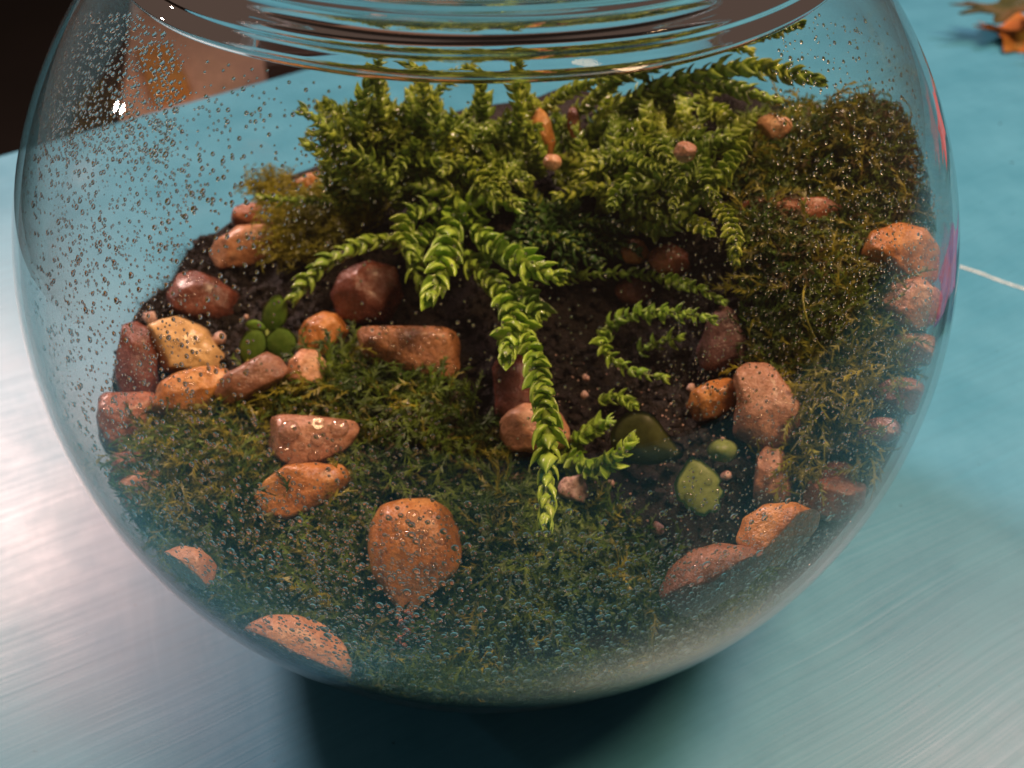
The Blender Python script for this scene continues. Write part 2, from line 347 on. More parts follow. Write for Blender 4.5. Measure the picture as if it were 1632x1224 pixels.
# rolled neck and lip: a solid ring of thick glass
o1 = [(cos(radians(top)) * 1.0, sin(radians(top)) * 1.0 + .001)]
outer = [(.6545, .7555), (.643, .766), (.635, .774), (.638, .783), (.633, .792), (.621, .800), (.617, .813), (.621, .828), (.632, .842), (.648, .852), (.660, .862), (.663, .875), (.655, .886)]
inner = [(.640, .888), (.622, .882), (.602, .868), (.588, .850), (.580, .828), (.578, .806), (.584, .784), (.598, .764), (.616, .747), (.636, .735)]
prof = [(x * R, z * R) for x, z in outer + inner]
def chaikin(p, n=2):
    for _ in range(n):
        q = []
        for i in range(len(p)):
            a_, b2 = np.array(p[i]), np.array(p[(i + 1) % len(p)]); q += [a_ * .75 + b2 * .25, a_ * .25 + b2 * .75]
        p = q
    return p
V, Fq = lathe(chaikin(prof), 240, True); th_ = np.arctan2(V[:, 1], V[:, 0]); V[:, :2] *= (1 + .006 * np.sin(3 * th_ + V[:, 2] * 300) + .004 * np.sin(5 * th_ - V[:, 2] * 500 + 1) + .002 * np.sin(11 * th_ + 2))[:, None]; link('neck_rim', mesh_np('neck_rim', V, Fq[:, ::-1]), M_NECK, bowl)

# ------------------------------------------------------------------ soil
def build_soil():
    nr, na = 150, 420; A = np.linspace(0, 2 * pi, na, endpoint=False)
    rmax = np.zeros(na)
    for k, a_ in enumerate(A):
        rr = np.linspace(.3, .96, 300); z = ground(rr * cos(a_), rr * sin(a_)); ok = rr ** 2 + z ** 2 < .974 ** 2; rmax[k] = rr[ok].max()
    fr = np.linspace(0, 1, nr) ** .8
    Rr = fr[None] * rmax[:, None]; X = Rr * np.cos(A)[:, None]; Y = Rr * np.sin(A)[:, None]; Z = ground(X, Y)
    rough = sum(amp * np.sin(X * fx + ph) * np.sin(Y * fy + ph * 2) for amp, fx, fy, ph in ((.008, 47, 53, 1), (.006, 91, 83, 2), (.004, 160, 171, .5)))
    Z = Z + rough * (1 - fr[None] ** 6) - .004
    top_ = np.stack([X, Y, Z], -1)
    ns = 26; zb = -.83
    side = []
    phi0 = np.arcsin(np.clip(Z[:, -1] / .974, -1, 1))
    for q in np.linspace(0, 1, ns)[1:]:
        phi = phi0 * (1 - q) + np.arcsin(zb / .974) * q
        side.append(np.stack([(.974) * np.cos(phi) * np.cos(A), (.974) * np.cos(phi) * np.sin(A), (.974) * np.sin(phi)], -1))
    G = np.concatenate([top_, np.stack(side, 1)], 1); n = G.shape[1]
    i, j = np.meshgrid(np.arange(na), np.arange(n - 1), indexing='ij'); i2 = (i + 1) % na
    Fc = np.stack([i * n + j, i2 * n + j, i2 * n + j + 1, i * n + j + 1], -1).reshape(-1, 4)
    return G.reshape(-1, 3) * R + C, Fc
V, Fq = build_soil()
so = link('soil', mesh_np('soil', V, Fq[:, ::-1]), M_SOIL); tag(so, 'dark wet potting soil mounded inside the glass bowl', 'soil', kind='stuff')

# area tests in bed coordinates, from outlines seen in the photograph laid down on the bed once
def bed_poly(pts):
    p = np.array(pts, float); q = (W3(p[:, 0], p[:, 1]) - C) / R; return q[:, :2]
def inside(poly, x, y):
    r = np.zeros(len(x), bool); n = len(poly); j = n - 1
    for i in range(n):
        xi, yi = poly[i]; xj, yj = poly[j]
        c = ((yi > y) != (yj > y)) & (x < (xj - xi) * (y - yi) / (yj - yi + 1e-12) + xi); r ^= c; j = i
    return r
def bed_points(poly_px, n):
    """n random points of the bed within a pixel outline (outline laid on the bed)"""
    P = bed_poly(poly_px); lo = P.min(0); hi = P.max(0); X = []
    while len(X) < n:
        q = lo + (hi - lo) * RNG.random((n * 3, 2)); q = q[inside(P, q[:, 0], q[:, 1])]
        z = ground(q[:, 0], q[:, 1]); q = q[(q ** 2).sum(1) + z ** 2 < .968 ** 2]
        X = q if len(X) == 0 else np.concatenate([X, q])
    q = X[:n]; return np.column_stack([q, ground(q[:, 0], q[:, 1])]) * R + C
# soil crumbs
def ico(sub=1):
    import bmesh
    bm = bmesh.new(); bmesh.ops.create_icosphere(bm, subdivisions=sub, radius=1); V = np.array([v.co[:] for v in bm.verts]); Fc = np.array([[v.index for v in f.verts] for f in bm.faces]); bm.free(); return V, Fc
IV, IF = ico(1); IV2, IF2 = ico(2)
def rand_rot(n):
    q = norm(RNG.normal(size=(n, 4))); w_, x, y, z = q.T
    return np.stack([1 - 2 * (y * y + z * z), 2 * (x * y - z * w_), 2 * (x * z + y * w_), 2 * (x * y + z * w_), 1 - 2 * (x * x + z * z), 2 * (y * z - x * w_), 2 * (x * z - y * w_), 2 * (y * z + x * w_), 1 - 2 * (x * x + y * y)], -1).reshape(n, 3, 3)
def crumbs(n, poly, s0, s1, name, m, label, cat):
    P = bed_points(poly, n); s = s0 + (s1 - s0) * RNG.random(n) ** 2.5
    M = rand_rot(n) * (np.stack([s, s * .8, s * .6], -1))[:, None, :]
    P[:, 2] += s * .3
    V, Fc = instance_many(IV, [IF], M, P); V += RNG.normal(size=V.shape) * np.repeat(s, len(IV))[:, None] * .16
    o = link(name, mesh_np(name, keep_in(V), Fc, False), m); tag(o, label, cat, kind='stuff'); return o
ALL = [(150, 700), (190, 520), (300, 380), (480, 280), (700, 200), (1000, 170), (1300, 190), (1480, 330), (1490, 620), (1400, 820), (1200, 1000), (1000, 1080), (700, 1100), (400, 1000), (250, 900)]
crumbs(11000, ALL, .0003, .0019, 'soil_crumbs', M_SOIL, 'loose dark soil crumbs over the bed inside the bowl', 'soil')

# ------------------------------------------------------------------ stones
STONES = []
def stone(poly, kind, label, thick=.55, lift=.12, glass=False, sq=.75, name='pebble', cat='pebble', bump=.035, tilt=0.0, group=None, facets=6):
    poly = np.array(poly, float); c = (poly.min(0) + poly.max(0)) / 2; w_, h_ = np.ptp(poly, axis=0); STONES.append(c + (poly - c) * 1.04)
    t, d, t0, t1 = hit([c[0]], [c[1]]); tt = t[0]
    siz = min(w_, h_) / F * tt * .5 * thick * 1.6
    if glass: tt = t0[0] + siz * .55
    else: tt = max(tt - siz * .5 - lift * R * .1 - .0012, t0[0] + siz * .4)
    P0 = EYE + d[0] * tt; X = RT; Yv = np.cross(d[0], -RT); Yv = norm(Yv); Yv = Yv if Yv @ UP > 0 else -Yv; X = norm(np.cross(Yv, -d[0])); X = X if X @ RT > 0 else -X
    px2m = tt / F * (1 / max(.5, (d[0] @ FW)))
    # radial outline
    na, nb = 72, 29; A = np.linspace(0, 2 * pi, na, endpoint=False); rel = poly - c; rel[:, 1] *= -1
    Rr = np.zeros(na)
    for k, a_ in enumerate(A):
        u = np.array([cos(a_), sin(a_)]); best = 0
        for i in range(len(rel)):
            p, q = rel[i], rel[(i + 1) % len(rel)]; e = q - p; den = u[0] * e[1] - u[1] * e[0]
            if abs(den) < 1e-9: continue
            r_ = (p[0] * e[1] - p[1] * e[0]) / den; s = (p[0] * u[1] - p[1] * u[0]) / den
            if r_ > 0 and -1e-6 <= s <= 1 + 1e-6: best = max(best, r_)
        Rr[k] = best
    Rr = np.where(Rr <= 0, Rr.max(), Rr); Rr = (np.roll(Rr, 1) + 3 * Rr + np.roll(Rr, -1)) / 5
    ph = np.linspace(-pi / 2, pi / 2, nb); V = []
    sgn = lambda v, e: np.sign(v) * np.abs(v) ** e
    for f in ph:
        cr = abs(cos(f)) ** sq; zz = sgn(sin(f), sq)
        for k, a_ in enumerate(A): V.append((cos(a_) * Rr[k] * cr * px2m, sin(a_) * Rr[k] * cr * px2m, zz * siz))
    V = np.array(V); s0 = max(w_, h_) * px2m * .5
    seed = RNG.random(3) * 9
    q = V / s0 * 2.2 + seed
    nz = np.sin(q[:, 0] * 1.7 + q[:, 1]) * np.cos(q[:, 1] * 1.9 - q[:, 2] * 1.3) + .5 * np.sin(q[:, 0] * 4.1 + q[:, 2] * 3) * np.cos(q[:, 1] * 4.7) + .25 * np.sin(q[:, 0] * 9 + 1) * np.sin(q[:, 1] * 8.3 + q[:, 2] * 7)
    V = V * (1 + bump * nz * np.where(np.abs(V[:, 2:3]) > siz * .98, 1, 1)[:, 0])[:, None]
    rg = np.random.default_rng(int(c[0] * 13 + c[1]))
    for _ in range(facets):                       # worn flat faces
        nn = norm(rg.normal(size=3) * [1, 1, .5] + [0, 0, 1.25]); ext = (V @ nn).max(); dd = V @ nn - ext * rg.uniform(.74, .93)
        V = V - np.maximum(dd, 0)[:, None] * nn * .85
    q = V / s0; fine = np.zeros(len(V))
    for fq in (7, 13, 23):
        a1 = rg.normal(size=(3, 3)) * fq * .6; fine += (np.sin(q @ a1[0] + 1) * np.sin(q @ a1[1] + 2) * np.sin(q @ a1[2])) / fq
    V = V * (1 + .10 * fine)[:, None]
    Wd = P0 + V[:, :1] * X + V[:, 1:2] * Yv + V[:, 2:] * (-d[0])
    Wd = keep_in(Wd, RI * .998)
    i, j = np.meshgrid(np.arange(nb - 1), np.arange(na), indexing='ij'); j2 = (j + 1) % na
    Fc = np.stack([i * na + j, i * na + j2, (i + 1) * na + j2, (i + 1) * na + j], -1).reshape(-1, 4)
    caps = [np.arange(na)[::-1][None], (np.arange(na) + (nb - 1) * na)[None]]
    o = link(name, mesh_np(name, Wd - P0, [Fc] + caps), ST[kind]); o.location = Vector(P0)
    tag(o, label, cat, group)
    return o, P0, X, Yv, -d[0], px2m, siz
def ell(cx, cy, w_, h_, ang=0, n=14, jit=.08, p=1.0):
    rg = np.random.default_rng(int(cx * 7 + cy)); A = np.linspace(0, 2 * pi, n, endpoint=False); a_ = radians(ang); out = []
    for t in A:
        r_ = 1 + jit * (rg.random() - .5) * 2; x = np.sign(cos(t)) * abs(cos(t)) ** p * w_ / 2 * r_; y = np.sign(sin(t)) * abs(sin(t)) ** p * h_ / 2 * r_
        out.append((cx + x * cos(a_) + y * sin(a_), cy - x * sin(a_) + y * cos(a_)))
    return out
G1 = 'pebbles set in the planting bed'
S = {}
def st(key, *a, **k): k.setdefault('group', G1); S[key] = stone(*a, **k)
st('a', [(340,405),(350,383),(385,363),(432,356),(452,373),(449,403),(405,421),(350,427)], 'tan', 'smooth pinkish tan pebble at the back left beside yellow moss')
st('b', [(373,350),(378,330),(405,325),(432,332),(440,352),(420,366),(385,368)], 'rust', 'small red brown pebble just above the pinkish tan one')
st('c', ell(500,295,62,36,5), 'orange', 'orange pebble below the leftmost leafy stem tips')
st('d', [(290,440),(310,434),(345,448),(376,470),(384,497),(365,512),(345,514),(300,508),(275,492),(275,470)], 'maroon', 'blocky maroon stone on dark peat at the back left')
st('e', [(192,560),(200,525),(218,517),(234,530),(246,570),(248,620),(232,645),(200,640),(190,600)], 'maroon', 'tall dark brown stone against the left glass', sq=.6)
st('f', [(231,530),(262,512),(288,510),(325,528),(345,555),(368,590),(340,596),(285,597),(262,590),(245,565)], 'yellow', 'angular yellow tan stone, palest on the left side', sq=.5, bump=.05)
st('g', [(248,648),(262,610),(285,595),(320,588),(352,588),(366,605),(350,632),(335,648),(300,658),(262,660)], 'orange', 'wet orange brown stone below the angular yellow one', lift=1.0)
st('h', [(345,625),(362,598),(395,578),(425,562),(446,572),(455,590),(440,612),(400,634),(360,645)], 'brown', 'thin tilted rust brown stone edge beside the wet orange one', thick=.4, sq=.6, lift=1.0)
st('i', [(478,565),(478,530),(492,508),(515,498),(545,502),(556,520),(545,550),(520,570)], 'orange', 'rounded orange stone left of the pitted rectangular one', lift=.2)
st('j', [(456,600),(462,575),(480,558),(505,560),(520,580),(515,605),(495,622),(470,618)], 'tan', 'small orange stone at the foot of the rounded orange one', lift=.4)
st('k', [(572,525),(600,519),(660,520),(712,524),(731,532),(735,560),(733,592),(715,611),(695,612),(672,600),(640,590),(600,588),(578,570)], 'speck', 'large pitted rectangular brown stone left of the hanging stem', sq=.45, lift=.6)
st('l', [(166,640),(175,633),(232,631),(246,640),(250,690),(240,715),(200,722),(172,715),(164,680)], 'rust', 'square red brown stone pressed to the left glass', sq=.4)
st('m', [(178,740),(185,725),(225,722),(242,735),(240,760),(215,775),(182,770)], 'rust', 'dull red stone directly below the square red brown one', sq=.6)
st('n', [(190,775),(210,757),(245,753),(268,768),(266,795),(240,812),(205,808)], 'tan', 'small pink tan stone low beside the left glass', sq=.7)
st('o', [(428,670),(445,662),(500,664),(560,672),(570,680),(560,705),(538,728),(510,740),(460,741),(428,715),(432,690)], 'pink', 'wedge shaped stone covered with large water drops', sq=.42, lift=.6, bump=.02)
st('p', [(408,792),(425,768),(455,745),(490,739),(540,741),(556,757),(550,772),(515,800),(480,820),(460,828),(425,815)], 'orange', 'flat orange stone directly below the wedge shaped one', lift=.6)
st('q', [(587,865),(592,835),(605,812),(640,797),(682,798),(712,812),(732,845),(736,880),(725,910),(700,935),(675,955),(655,978),(640,968),(620,945),(598,915)], 'orange', 'pear shaped brown stone beaded with water at the front', facets=3, thick=.5, lift=.5, bump=.015)
st('r', ell(296,908,82,66,-15), 'tan', 'small tan pebble behind drops at the lower left glass', glass=True)
st('s', [(378,1030),(395,1003),(430,988),(470,988),(510,1002),(540,1030),(552,1060),(545,1085),(510,1096),(460,1083),(410,1058)], 'tan', 'large flat tan stone at the very bottom left glass', glass=True, thick=.35, bump=.015)
st('t', [(795,695),(797,670),(812,652),(835,642),(868,644),(895,660),(908,685),(912,705),(895,717),(850,722),(808,717)], 'tan', 'peach coloured stone behind the long hanging stem', lift=.5, bump=.02)
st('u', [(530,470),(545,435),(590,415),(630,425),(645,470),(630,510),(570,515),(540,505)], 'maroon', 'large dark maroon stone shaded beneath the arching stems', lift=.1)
st('v', [(785,580),(800,560),(850,562),(862,600),(855,660),(820,690),(790,660)], 'maroon', 'dark red stone sunk in soil above the peach coloured one', lift=.1, sq=.5)
st('w', [(1112,560),(1128,515),(1150,486),(1172,500),(1188,540),(1186,575),(1160,592),(1120,588)], 'purple', 'purple grey stone standing right of centre', thick=.4, sq=.6)
st('x', [(1096,650),(1102,625),(1130,608),(1162,604),(1176,618),(1172,645),(1145,665),(1110,672)], 'orange', 'small wet orange brown pebble beside the larger pink brown stone', lift=.5)
st('y', [(1172,690),(1178,640),(1172,600),(1190,580),(1225,582),(1245,605),(1270,640),(1272,685),(1250,712),(1210,715)], 'pink', 'large pink brown stone right of the little orange pebble', lift=.4)
st('z', [(1197,770),(1203,735),(1222,714),(1246,722),(1260,755),(1256,790),(1235,812),(1208,806)], 'pink', 'upright dull pink stone below the large pink brown one', sq=.7)
st('A', [(1180,860),(1195,828),(1225,808),(1268,806),(1302,822),(1320,850),(1318,885),(1290,905),(1240,905),(1200,890)], 'orange', 'bright orange tan stone at the lower right behind fine droplets', glass=True, bump=.02)
st('B', [(1055,940),(1070,908),(1110,880),(1150,871),(1200,878),(1238,900),(1240,940),(1215,970),(1160,990),(1105,985),(1070,965)], 'brown', 'broad reddish brown stone left of the bright orange tan one', glass=True, thick=.35, bump=.02)
st('C', [(1380,410),(1395,375),(1430,364),(1465,372),(1484,400),(1482,440),(1455,462),(1410,455),(1388,435)], 'orange', 'round orange stone high on the right edge', bump=.02)
st('D', [(1408,490),(1425,455),(1465,447),(1490,470),(1488,505),(1460,525),(1420,518)], 'tan', 'pink stone directly below the round orange one at right')
st('E', ell(1452,558,88,52,0), 'pink', 'third stone down the right edge, dull pink')
st('F', ell(1436,633,78,54,-5), 'rust', 'fourth stone down the right edge, reddish')
st('G', ell(1400,688,62,42,10), 'maroon', 'dark stone low on the right edge below the reddish one')
st('H', [(1283,800),(1295,770),(1335,763),(1372,775),(1370,805),(1335,828),(1295,822)], 'rust', 'flat reddish stone between lower right glass and upright pink stone')
st('I', [(1180,330),(1200,316),(1260,318),(1315,315),(1340,330),(1335,350),(1290,352),(1230,346),(1195,345)], 'rust', 'long flat red stone lying on the right moss mound', lift=.8)
st('J', ell(1231,203,52,38,0), 'tan', 'pink pebble at the back top of the moss mound', lift=2.4)
st('K', ell(1012,402,44,40,0), 'orange', 'small round orange pebble in the middle beneath the back plant', lift=.5)
st('L', ell(1068,415,70,50,-20), 'rust', 'red brown stone just right of the small round orange pebble', lift=.3)
st('M', ell(1092,242,34,32,0), 'tan', 'tiny pink pebble peeking through the back stems', lift=3.8)
st('N', ell(866,213,32,76,15), 'orange', 'narrow orange stone showing between the back stems', lift=3.8)
st('O', ell(915,195,20,52,8), 'rust', 'narrow reddish stone to the right of the orange one at back', lift=3.8)
st('P', ell(880,258,28,26,0), 'tan', 'pale tan chip below the narrow orange stone', lift=3.8)
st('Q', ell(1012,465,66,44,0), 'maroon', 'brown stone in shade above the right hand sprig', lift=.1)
st('R', ell(1330,762,70,46,20), 'maroon', 'dark red stone beside droplets at lower right', lift=.0)
st('T', [(890,770),(900,762),(932,756),(936,790),(930,800),(905,795),(893,788)], 'white', 'pale pink cube shaped chunk at the tip of the hanging stem', sq=.35, lift=.6, bump=.06)
# tail of reddish grit below the pear stone
def grit(items, label, group, kind='white', name='grit_grain', cat='grit'):
    for (x, y, s, lf) in items:
        t, d, t0, t1 = hit([x], [y]); P0 = EYE + d[0] * max(t[0] - lf * R * .05, t0[0] + .0005); r_ = s / F * t[0] / 2
        V = IV2 * np.array([1, .8, .9]) * r_ * (1 + .22 * RNG.normal(size=(len(IV2), 1)) * .7)
        o = link(name, mesh_np(name, keep_in(V @ rand_rot(1)[0].T + P0) - P0, IF2), ST[kind]); o.location = Vector(P0); tag(o, label, cat, group)
for (x, y, s, lab) in ((350,540,22,'white grain between the yellow stone and the green seedling'), (238,508,26,'pinkish grain above the yellow stone at left'), (932,630,15,'white grain on dark soil right of the hanging stem'),
        (934,602,13,'pale grain just above the white one on dark soil'), (1101,618,15,'white grain beside the small wet orange pebble'), (1047,842,24,'pink chip on dark soil below the jagged leaf'),
        (1157,758,17,'pink grain at the right rim of the jagged leaf'), (974,770,12,'small pink grain right of the pale cube chunk'), (1152,700,9,'tiny grain above the round green bud'), (393,505,9,'tiny pale grain beside the maroon block')):
    grit([(x, y, s, 1)], lab, 'pale grains on the soil')
tail = [(648 + 8 * sin(i) - i * .6, 975 + i * 4.2, 9 + 4 * random.random(), 0) for i in range(14)]
V = []; Fc = []
for i, (x, y, s, l) in enumerate(tail):
    t, d, t0, t1 = hit([x], [y]); P0 = EYE + d[0] * (t0[0] + .0008); V.append(keep_in(IV * s / F * t0[0] / 2 * (1 + .2 * RNG.normal(size=(len(IV), 1))) + P0)); Fc.append(IF + i * len(IV))
tg = link('reddish_grit', mesh_np('reddish_grit', np.concatenate(V), np.concatenate(Fc)), ST['rust']); tag(tg, 'thin trail of reddish grit below the pear shaped stone', 'grit', kind='stuff')
# pale specks scattered in the dark soil
P = bed_points([(870, 560), (1180, 600), (1200, 800), (1150, 900), (1020, 860), (900, 760)], 160); s = .00012 + .0002 * RNG.random(160)
V, Fc = instance_many(IV, [IF], rand_rot(160) * s[:, None, None], P + [0, 0, .0006]); o = link('pale_specks', mesh_np('pale_specks', keep_in(V), Fc), ST['white']); tag(o, 'tiny pale specks sprinkled over the dark soil', 'grit', kind='stuff')

# water drops lying on stones and leaves
def dome(seg, ringn, flat=.50):
    V = []; 
    for i in range(ringn + 1):
        f = (i / ringn) * pi / 2
        if i == ringn: V.append((0, 0, flat)); break
        for k in range(seg): a_ = 2 * pi * k / seg; V.append((cos(f) * cos(a_), cos(f) * sin(a_), sin(f) * flat))
    Fq = [[i * seg + k, i * seg + (k + 1) % seg, (i + 1) * seg + (k + 1) % seg, (i + 1) * seg + k] for i in range(ringn - 1) for k in range(seg)]
    top_ = len(V) - 1; Ft = [[(ringn - 1) * seg + k, (ringn - 1) * seg + (k + 1) % seg, top_] for k in range(seg)]
    b0 = len(V); V += [(cos(2 * pi * k / seg), sin(2 * pi * k / seg), 0) for k in range(seg)]; V.append((0, 0, 0)); c0 = len(V) - 1
    Ft += [[b0 + (k + 1) % seg, b0 + k, c0] for k in range(seg)]
    return np.array(V, float), [np.array(Fq), np.array(Ft)]
DV, DF = dome(16, 5, .6)
def drops_on(key, pts, group_name='water_drop', single=True):
    o, P0, X, Yv, Zv, k, siz = S[key]; me = o.data
    from mathutils.bvhtree import BVHTree
    bv = BVHTree.FromPolygons([v.co for v in me.vertices], [p.vertices[:] for p in me.polygons])
    acc = []
    for (x, y, s) in pts:
        d = rays([x], [y])[0]; h = bv.ray_cast(Vector(EYE - P0), Vector(d))
        if h[0] is None: continue
        n = np.array(h[1]); n = n if n @ d < 0 else -n; p = np.array(h[0]); r_ = s / F * np.linalg.norm(p + P0 - EYE) / 2
        M = frame_y(np.cross(n, X), n); M = M * r_
        V, Fc = instance_many(DV, DF, M[None], (p - n * r_ * .05)[None])
        if single: link(group_name, mesh_np(group_name, V, Fc), M_BEAD, o)
        else: acc.append((V, Fc))
    if acc:
        off = 0; VV = []; A4 = []; A3 = []
        for V, Fc in acc: VV.append(V); A4.append(Fc[0] + off); A3.append(Fc[1] + off); off += len(V)
        q = link('water_beads', mesh_np('water_beads', np.concatenate(VV), [np.concatenate(A4), np.concatenate(A3)]), M_BEAD, o); q['kind'] = 'stuff'
drops_on('o', [(461,687,34),(507,674,20),(541,682,30),(506,701,22),(452,724,28),(500,727,20),(535,716,18),(480,712,12),(437,700,12)])
drops_on('q', [(658,822,22),(632,835,16),(675,848,16),(612,880,12),(705,862,14),(690,905,14),(650,850,10),(625,860,10),(668,880,12)])
drops_on('q', [(RNG.uniform(595, 730), RNG.uniform(803, 950), RNG.uniform(5, 10)) for _ in range(90)], single=False)
drops_on('k', [(RNG.uniform(580, 728), RNG.uniform(522, 606), RNG.uniform(6, 15)) for _ in range(50)], single=False)
for key in ('a', 'd', 'f', 'g', 'l', 'p', 't', 'x', 'y', 'z', 'A', 'B', 'C', 'D', 'i', 'j'):
    v = S[key]; c = v[1]; d = c - EYE; z = d @ FW; x = PW / 2 + F * (d @ RT) / z; y = PH / 2 - F * (d @ UP) / z
    drops_on(key, [(x + RNG.uniform(-45, 45), y + RNG.uniform(-40, 40), RNG.uniform(4, 9)) for _ in range(26)], single=False)

# ------------------------------------------------------------------ moss
def moss_template(nseg, nleaf, seed, curl):
    """a feathery strand, unit length along +Y, z up"""
    rg = np.random.default_rng(seed); t = np.linspace(0, 1, nseg + 1)
    P = np.stack([curl * np.sin(t * 2.4) * .4, t, .35 * np.sin(t * 2.6) + .1 * t], -1)
    P[:, 1] *= (1 - .12 * curl); V = []; Fc = []
    wd = .030 * (1 - .6 * t)
    for i in range(nseg + 1): V += [P[i] + [wd[i], 0, 0], P[i] - [wd[i], 0, 0]]
    for i in range(nseg): Fc.append([2 * i, 2 * i + 1, 2 * i + 3, 2 * i + 2])
    Tr = []
    for k in range(nleaf):
        u = .08 + .92 * k / nleaf; i = min(int(u * nseg), nseg - 1); f = u * nseg - i; p = P[i] * (1 - f) + P[i + 1] * f
        d = P[i + 1] - P[i]; d /= np.linalg.norm(d); ang = rg.uniform(0, 2 * pi); side = np.array([cos(ang), 0, sin(ang)])
        tip = p + (side * .75 + d * .8) * rg.uniform(.12, .22) * (1.15 - .5 * u); b0 = len(V)
        V += [p - d * .035, p + d * .04 + np.array([0, 0, .01]), tip]; Tr.append([b0, b0 + 1, b0 + 2])
    return np.array(V), [np.array(Fc), np.array(Tr)]
TM = [moss_template(5, 22, s, c) for s, c in ((1, .6), (2, -.9), (3, 1.5), (4, -.2))]
def surface_normal(P):
    q = (P - C) / R; e = .02; zx = (ground(q[:, 0] + e, q[:, 1]) - ground(q[:, 0] - e, q[:, 1])) / (2 * e); zy = (ground(q[:, 0], q[:, 1] + e) - ground(q[:, 0], q[:, 1] - e)) / (2 * e)
    return norm(np.column_stack([-zx, -zy, np.ones(len(P))]))
def moss(name, P, Nn, size, m, label, lift=.5, cat='moss', rlim=RI):
    Vs = []; F4 = []; F3 = []; off = 0; n = len(P)
    which = RNG.integers(0, 4, n)
    for k in range(4):
        I = np.where(which == k)[0]
        if not len(I): continue
        tang = norm(np.cross(Nn[I], norm(RNG.normal(size=(len(I), 3)))))
        lf = lift * RNG.random((len(I), 1)) ** 1.3
        y = norm(tang + Nn[I] * lf * 1.6); s = size * (.5 + .9 * RNG.random(len(I)))
        M = frame_y(y, Nn[I] + .5 * RNG.normal(size=(len(I), 3))) * s[:, None, None]
        TV, TF = TM[k]; V, Fc = instance_many(TV, TF, M, P[I]); Vs.append(V); F4.append(Fc[0] + off); F3.append(Fc[1] + off); off += len(V)
    o = link(name, mesh_np(name, keep_in(np.concatenate(Vs), rlim), [np.concatenate(F4), np.concatenate(F3)], True), m); tag(o, label, cat, kind='stuff'); return o
def clear_of_stones(P, extra=0):
    d = P - EYE; z = d @ FW; x = PW / 2 + F * (d @ RT) / z; y = PH / 2 - F * (d @ UP) / z; k = np.ones(len(P), bool)
    for q in STONES:
        for dy in (0, 12, 24): k &= ~inside(q, x, y - dy) if dy < 20 or extra else k
    return k
def clumps(P):
    x, y, z = (P / R).T
    return .5 + .5 * np.sin(13 * x + 5 * y + 2 * np.sin(7 * y)) * np.cos(12 * y - 4 * x + 2 * np.sin(9 * x) + z * 6)
def moss_zone(name, poly, n, size, m, label, lift=.5, up=.0012):
    P = bed_points(poly, int(n * 1.3)); P = P[clear_of_stones(P)]; cl = clumps(P); P = P[RNG.random(len(P)) < .35 + .65 * cl]; n = len(P)
    P = P + surface_normal(P) * (.0022 * clumps(P)[:, None] ** 2); Nn = surface_normal(P); return moss(name, P + Nn * (up * RNG.random((n, 1))), Nn, size, m, label, lift)
CARPET = [(235, 720), (300, 665), (420, 625), (520, 555), (560, 600), (700, 640), (790, 720), (850, 805), (1000, 830), (1040, 900), (1090, 960), (1150, 1020), (1080, 1080), (800, 1130), (560, 1090), (400, 1020), (290, 900), (250, 800)]
LEFTM = [(235, 720), (300, 665), (420, 625), (520, 650), (560, 760), (520, 860), (400, 860), (290, 840), (250, 790)]
moss_zone('moss_carpet', CARPET, 11000, .0062, M_MOSS, 'dark green feathery moss carpet across the front of the bed', .3)
moss_zone('yellow_moss_patch', LEFTM, 2600, .0066, M_MOSSY, 'yellow green moss strands between the wedge stone and left glass', .7)
MIDB = [(560, 720), (700, 680), (860, 740), (850, 810), (700, 800), (580, 790)]
moss_zone('brown_moss_patch', MIDB, 1300, .0055, M_MOSSB, 'brownish dried moss patch above the pear shaped stone', .5)
RIGHTM = [(1180, 230), (1250, 190), (1350, 195), (1440, 205), (1480, 300), (1470, 450), (1410, 560), (1340, 620), (1250, 600), (1200, 480), (1180, 350)]
moss_zone('moss_mound', RIGHTM, 9000, .0060, M_MOSS, 'olive moss mound piled against the right side of glass', .35, .003)
moss_zone('brown_moss_tuft', [(1290, 190), (1450, 205), (1480, 330), (1400, 330), (1320, 300)], 500, .0062, M_MOSSB, 'brown moss tuft on top of the right hand mound', .7, .002)
moss_zone('dead_moss_patch', [(1185, 350), (1260, 345), (1340, 380), (1330, 450), (1230, 440)], 900, .006, M_MOSSB, 'reddish brown dead moss patch below the long flat red stone', .3, .003)
moss_zone('back_moss', [(405, 310), (470, 290), (600, 300), (600, 380), (520, 430), (450, 430), (440, 360)], 2400, .0055, M_MOSSY, 'small yellow green moss clump behind the left pebbles', .7, .003)
moss_zone('sparse_moss', [(1250, 600), (1420, 560), (1440, 700), (1330, 790), (1250, 740)], 700, .009, M_MOSSY, 'thin stray moss strands between the right edge pebbles', .5)
moss_zone('long_moss_strands', CARPET, 1900, .0098, M_MOSS, 'longer dark green moss strands rising from the front carpet', .2, .002)
moss_zone('long_yellow_strands', LEFTM, 420, .0095, M_MOSSY, 'long yellow moss strands around the wedge stone', .22, .002)
moss_zone('scattered_yellow_strands', CARPET, 500, .009, M_MOSSY, 'scattered pale moss strands over the dark front carpet', .4, .003)
moss_zone('mound_strands', RIGHTM, 1400, .0085, M_MOSSY, 'long olive strands tangled over the right moss mound', .35, .002)
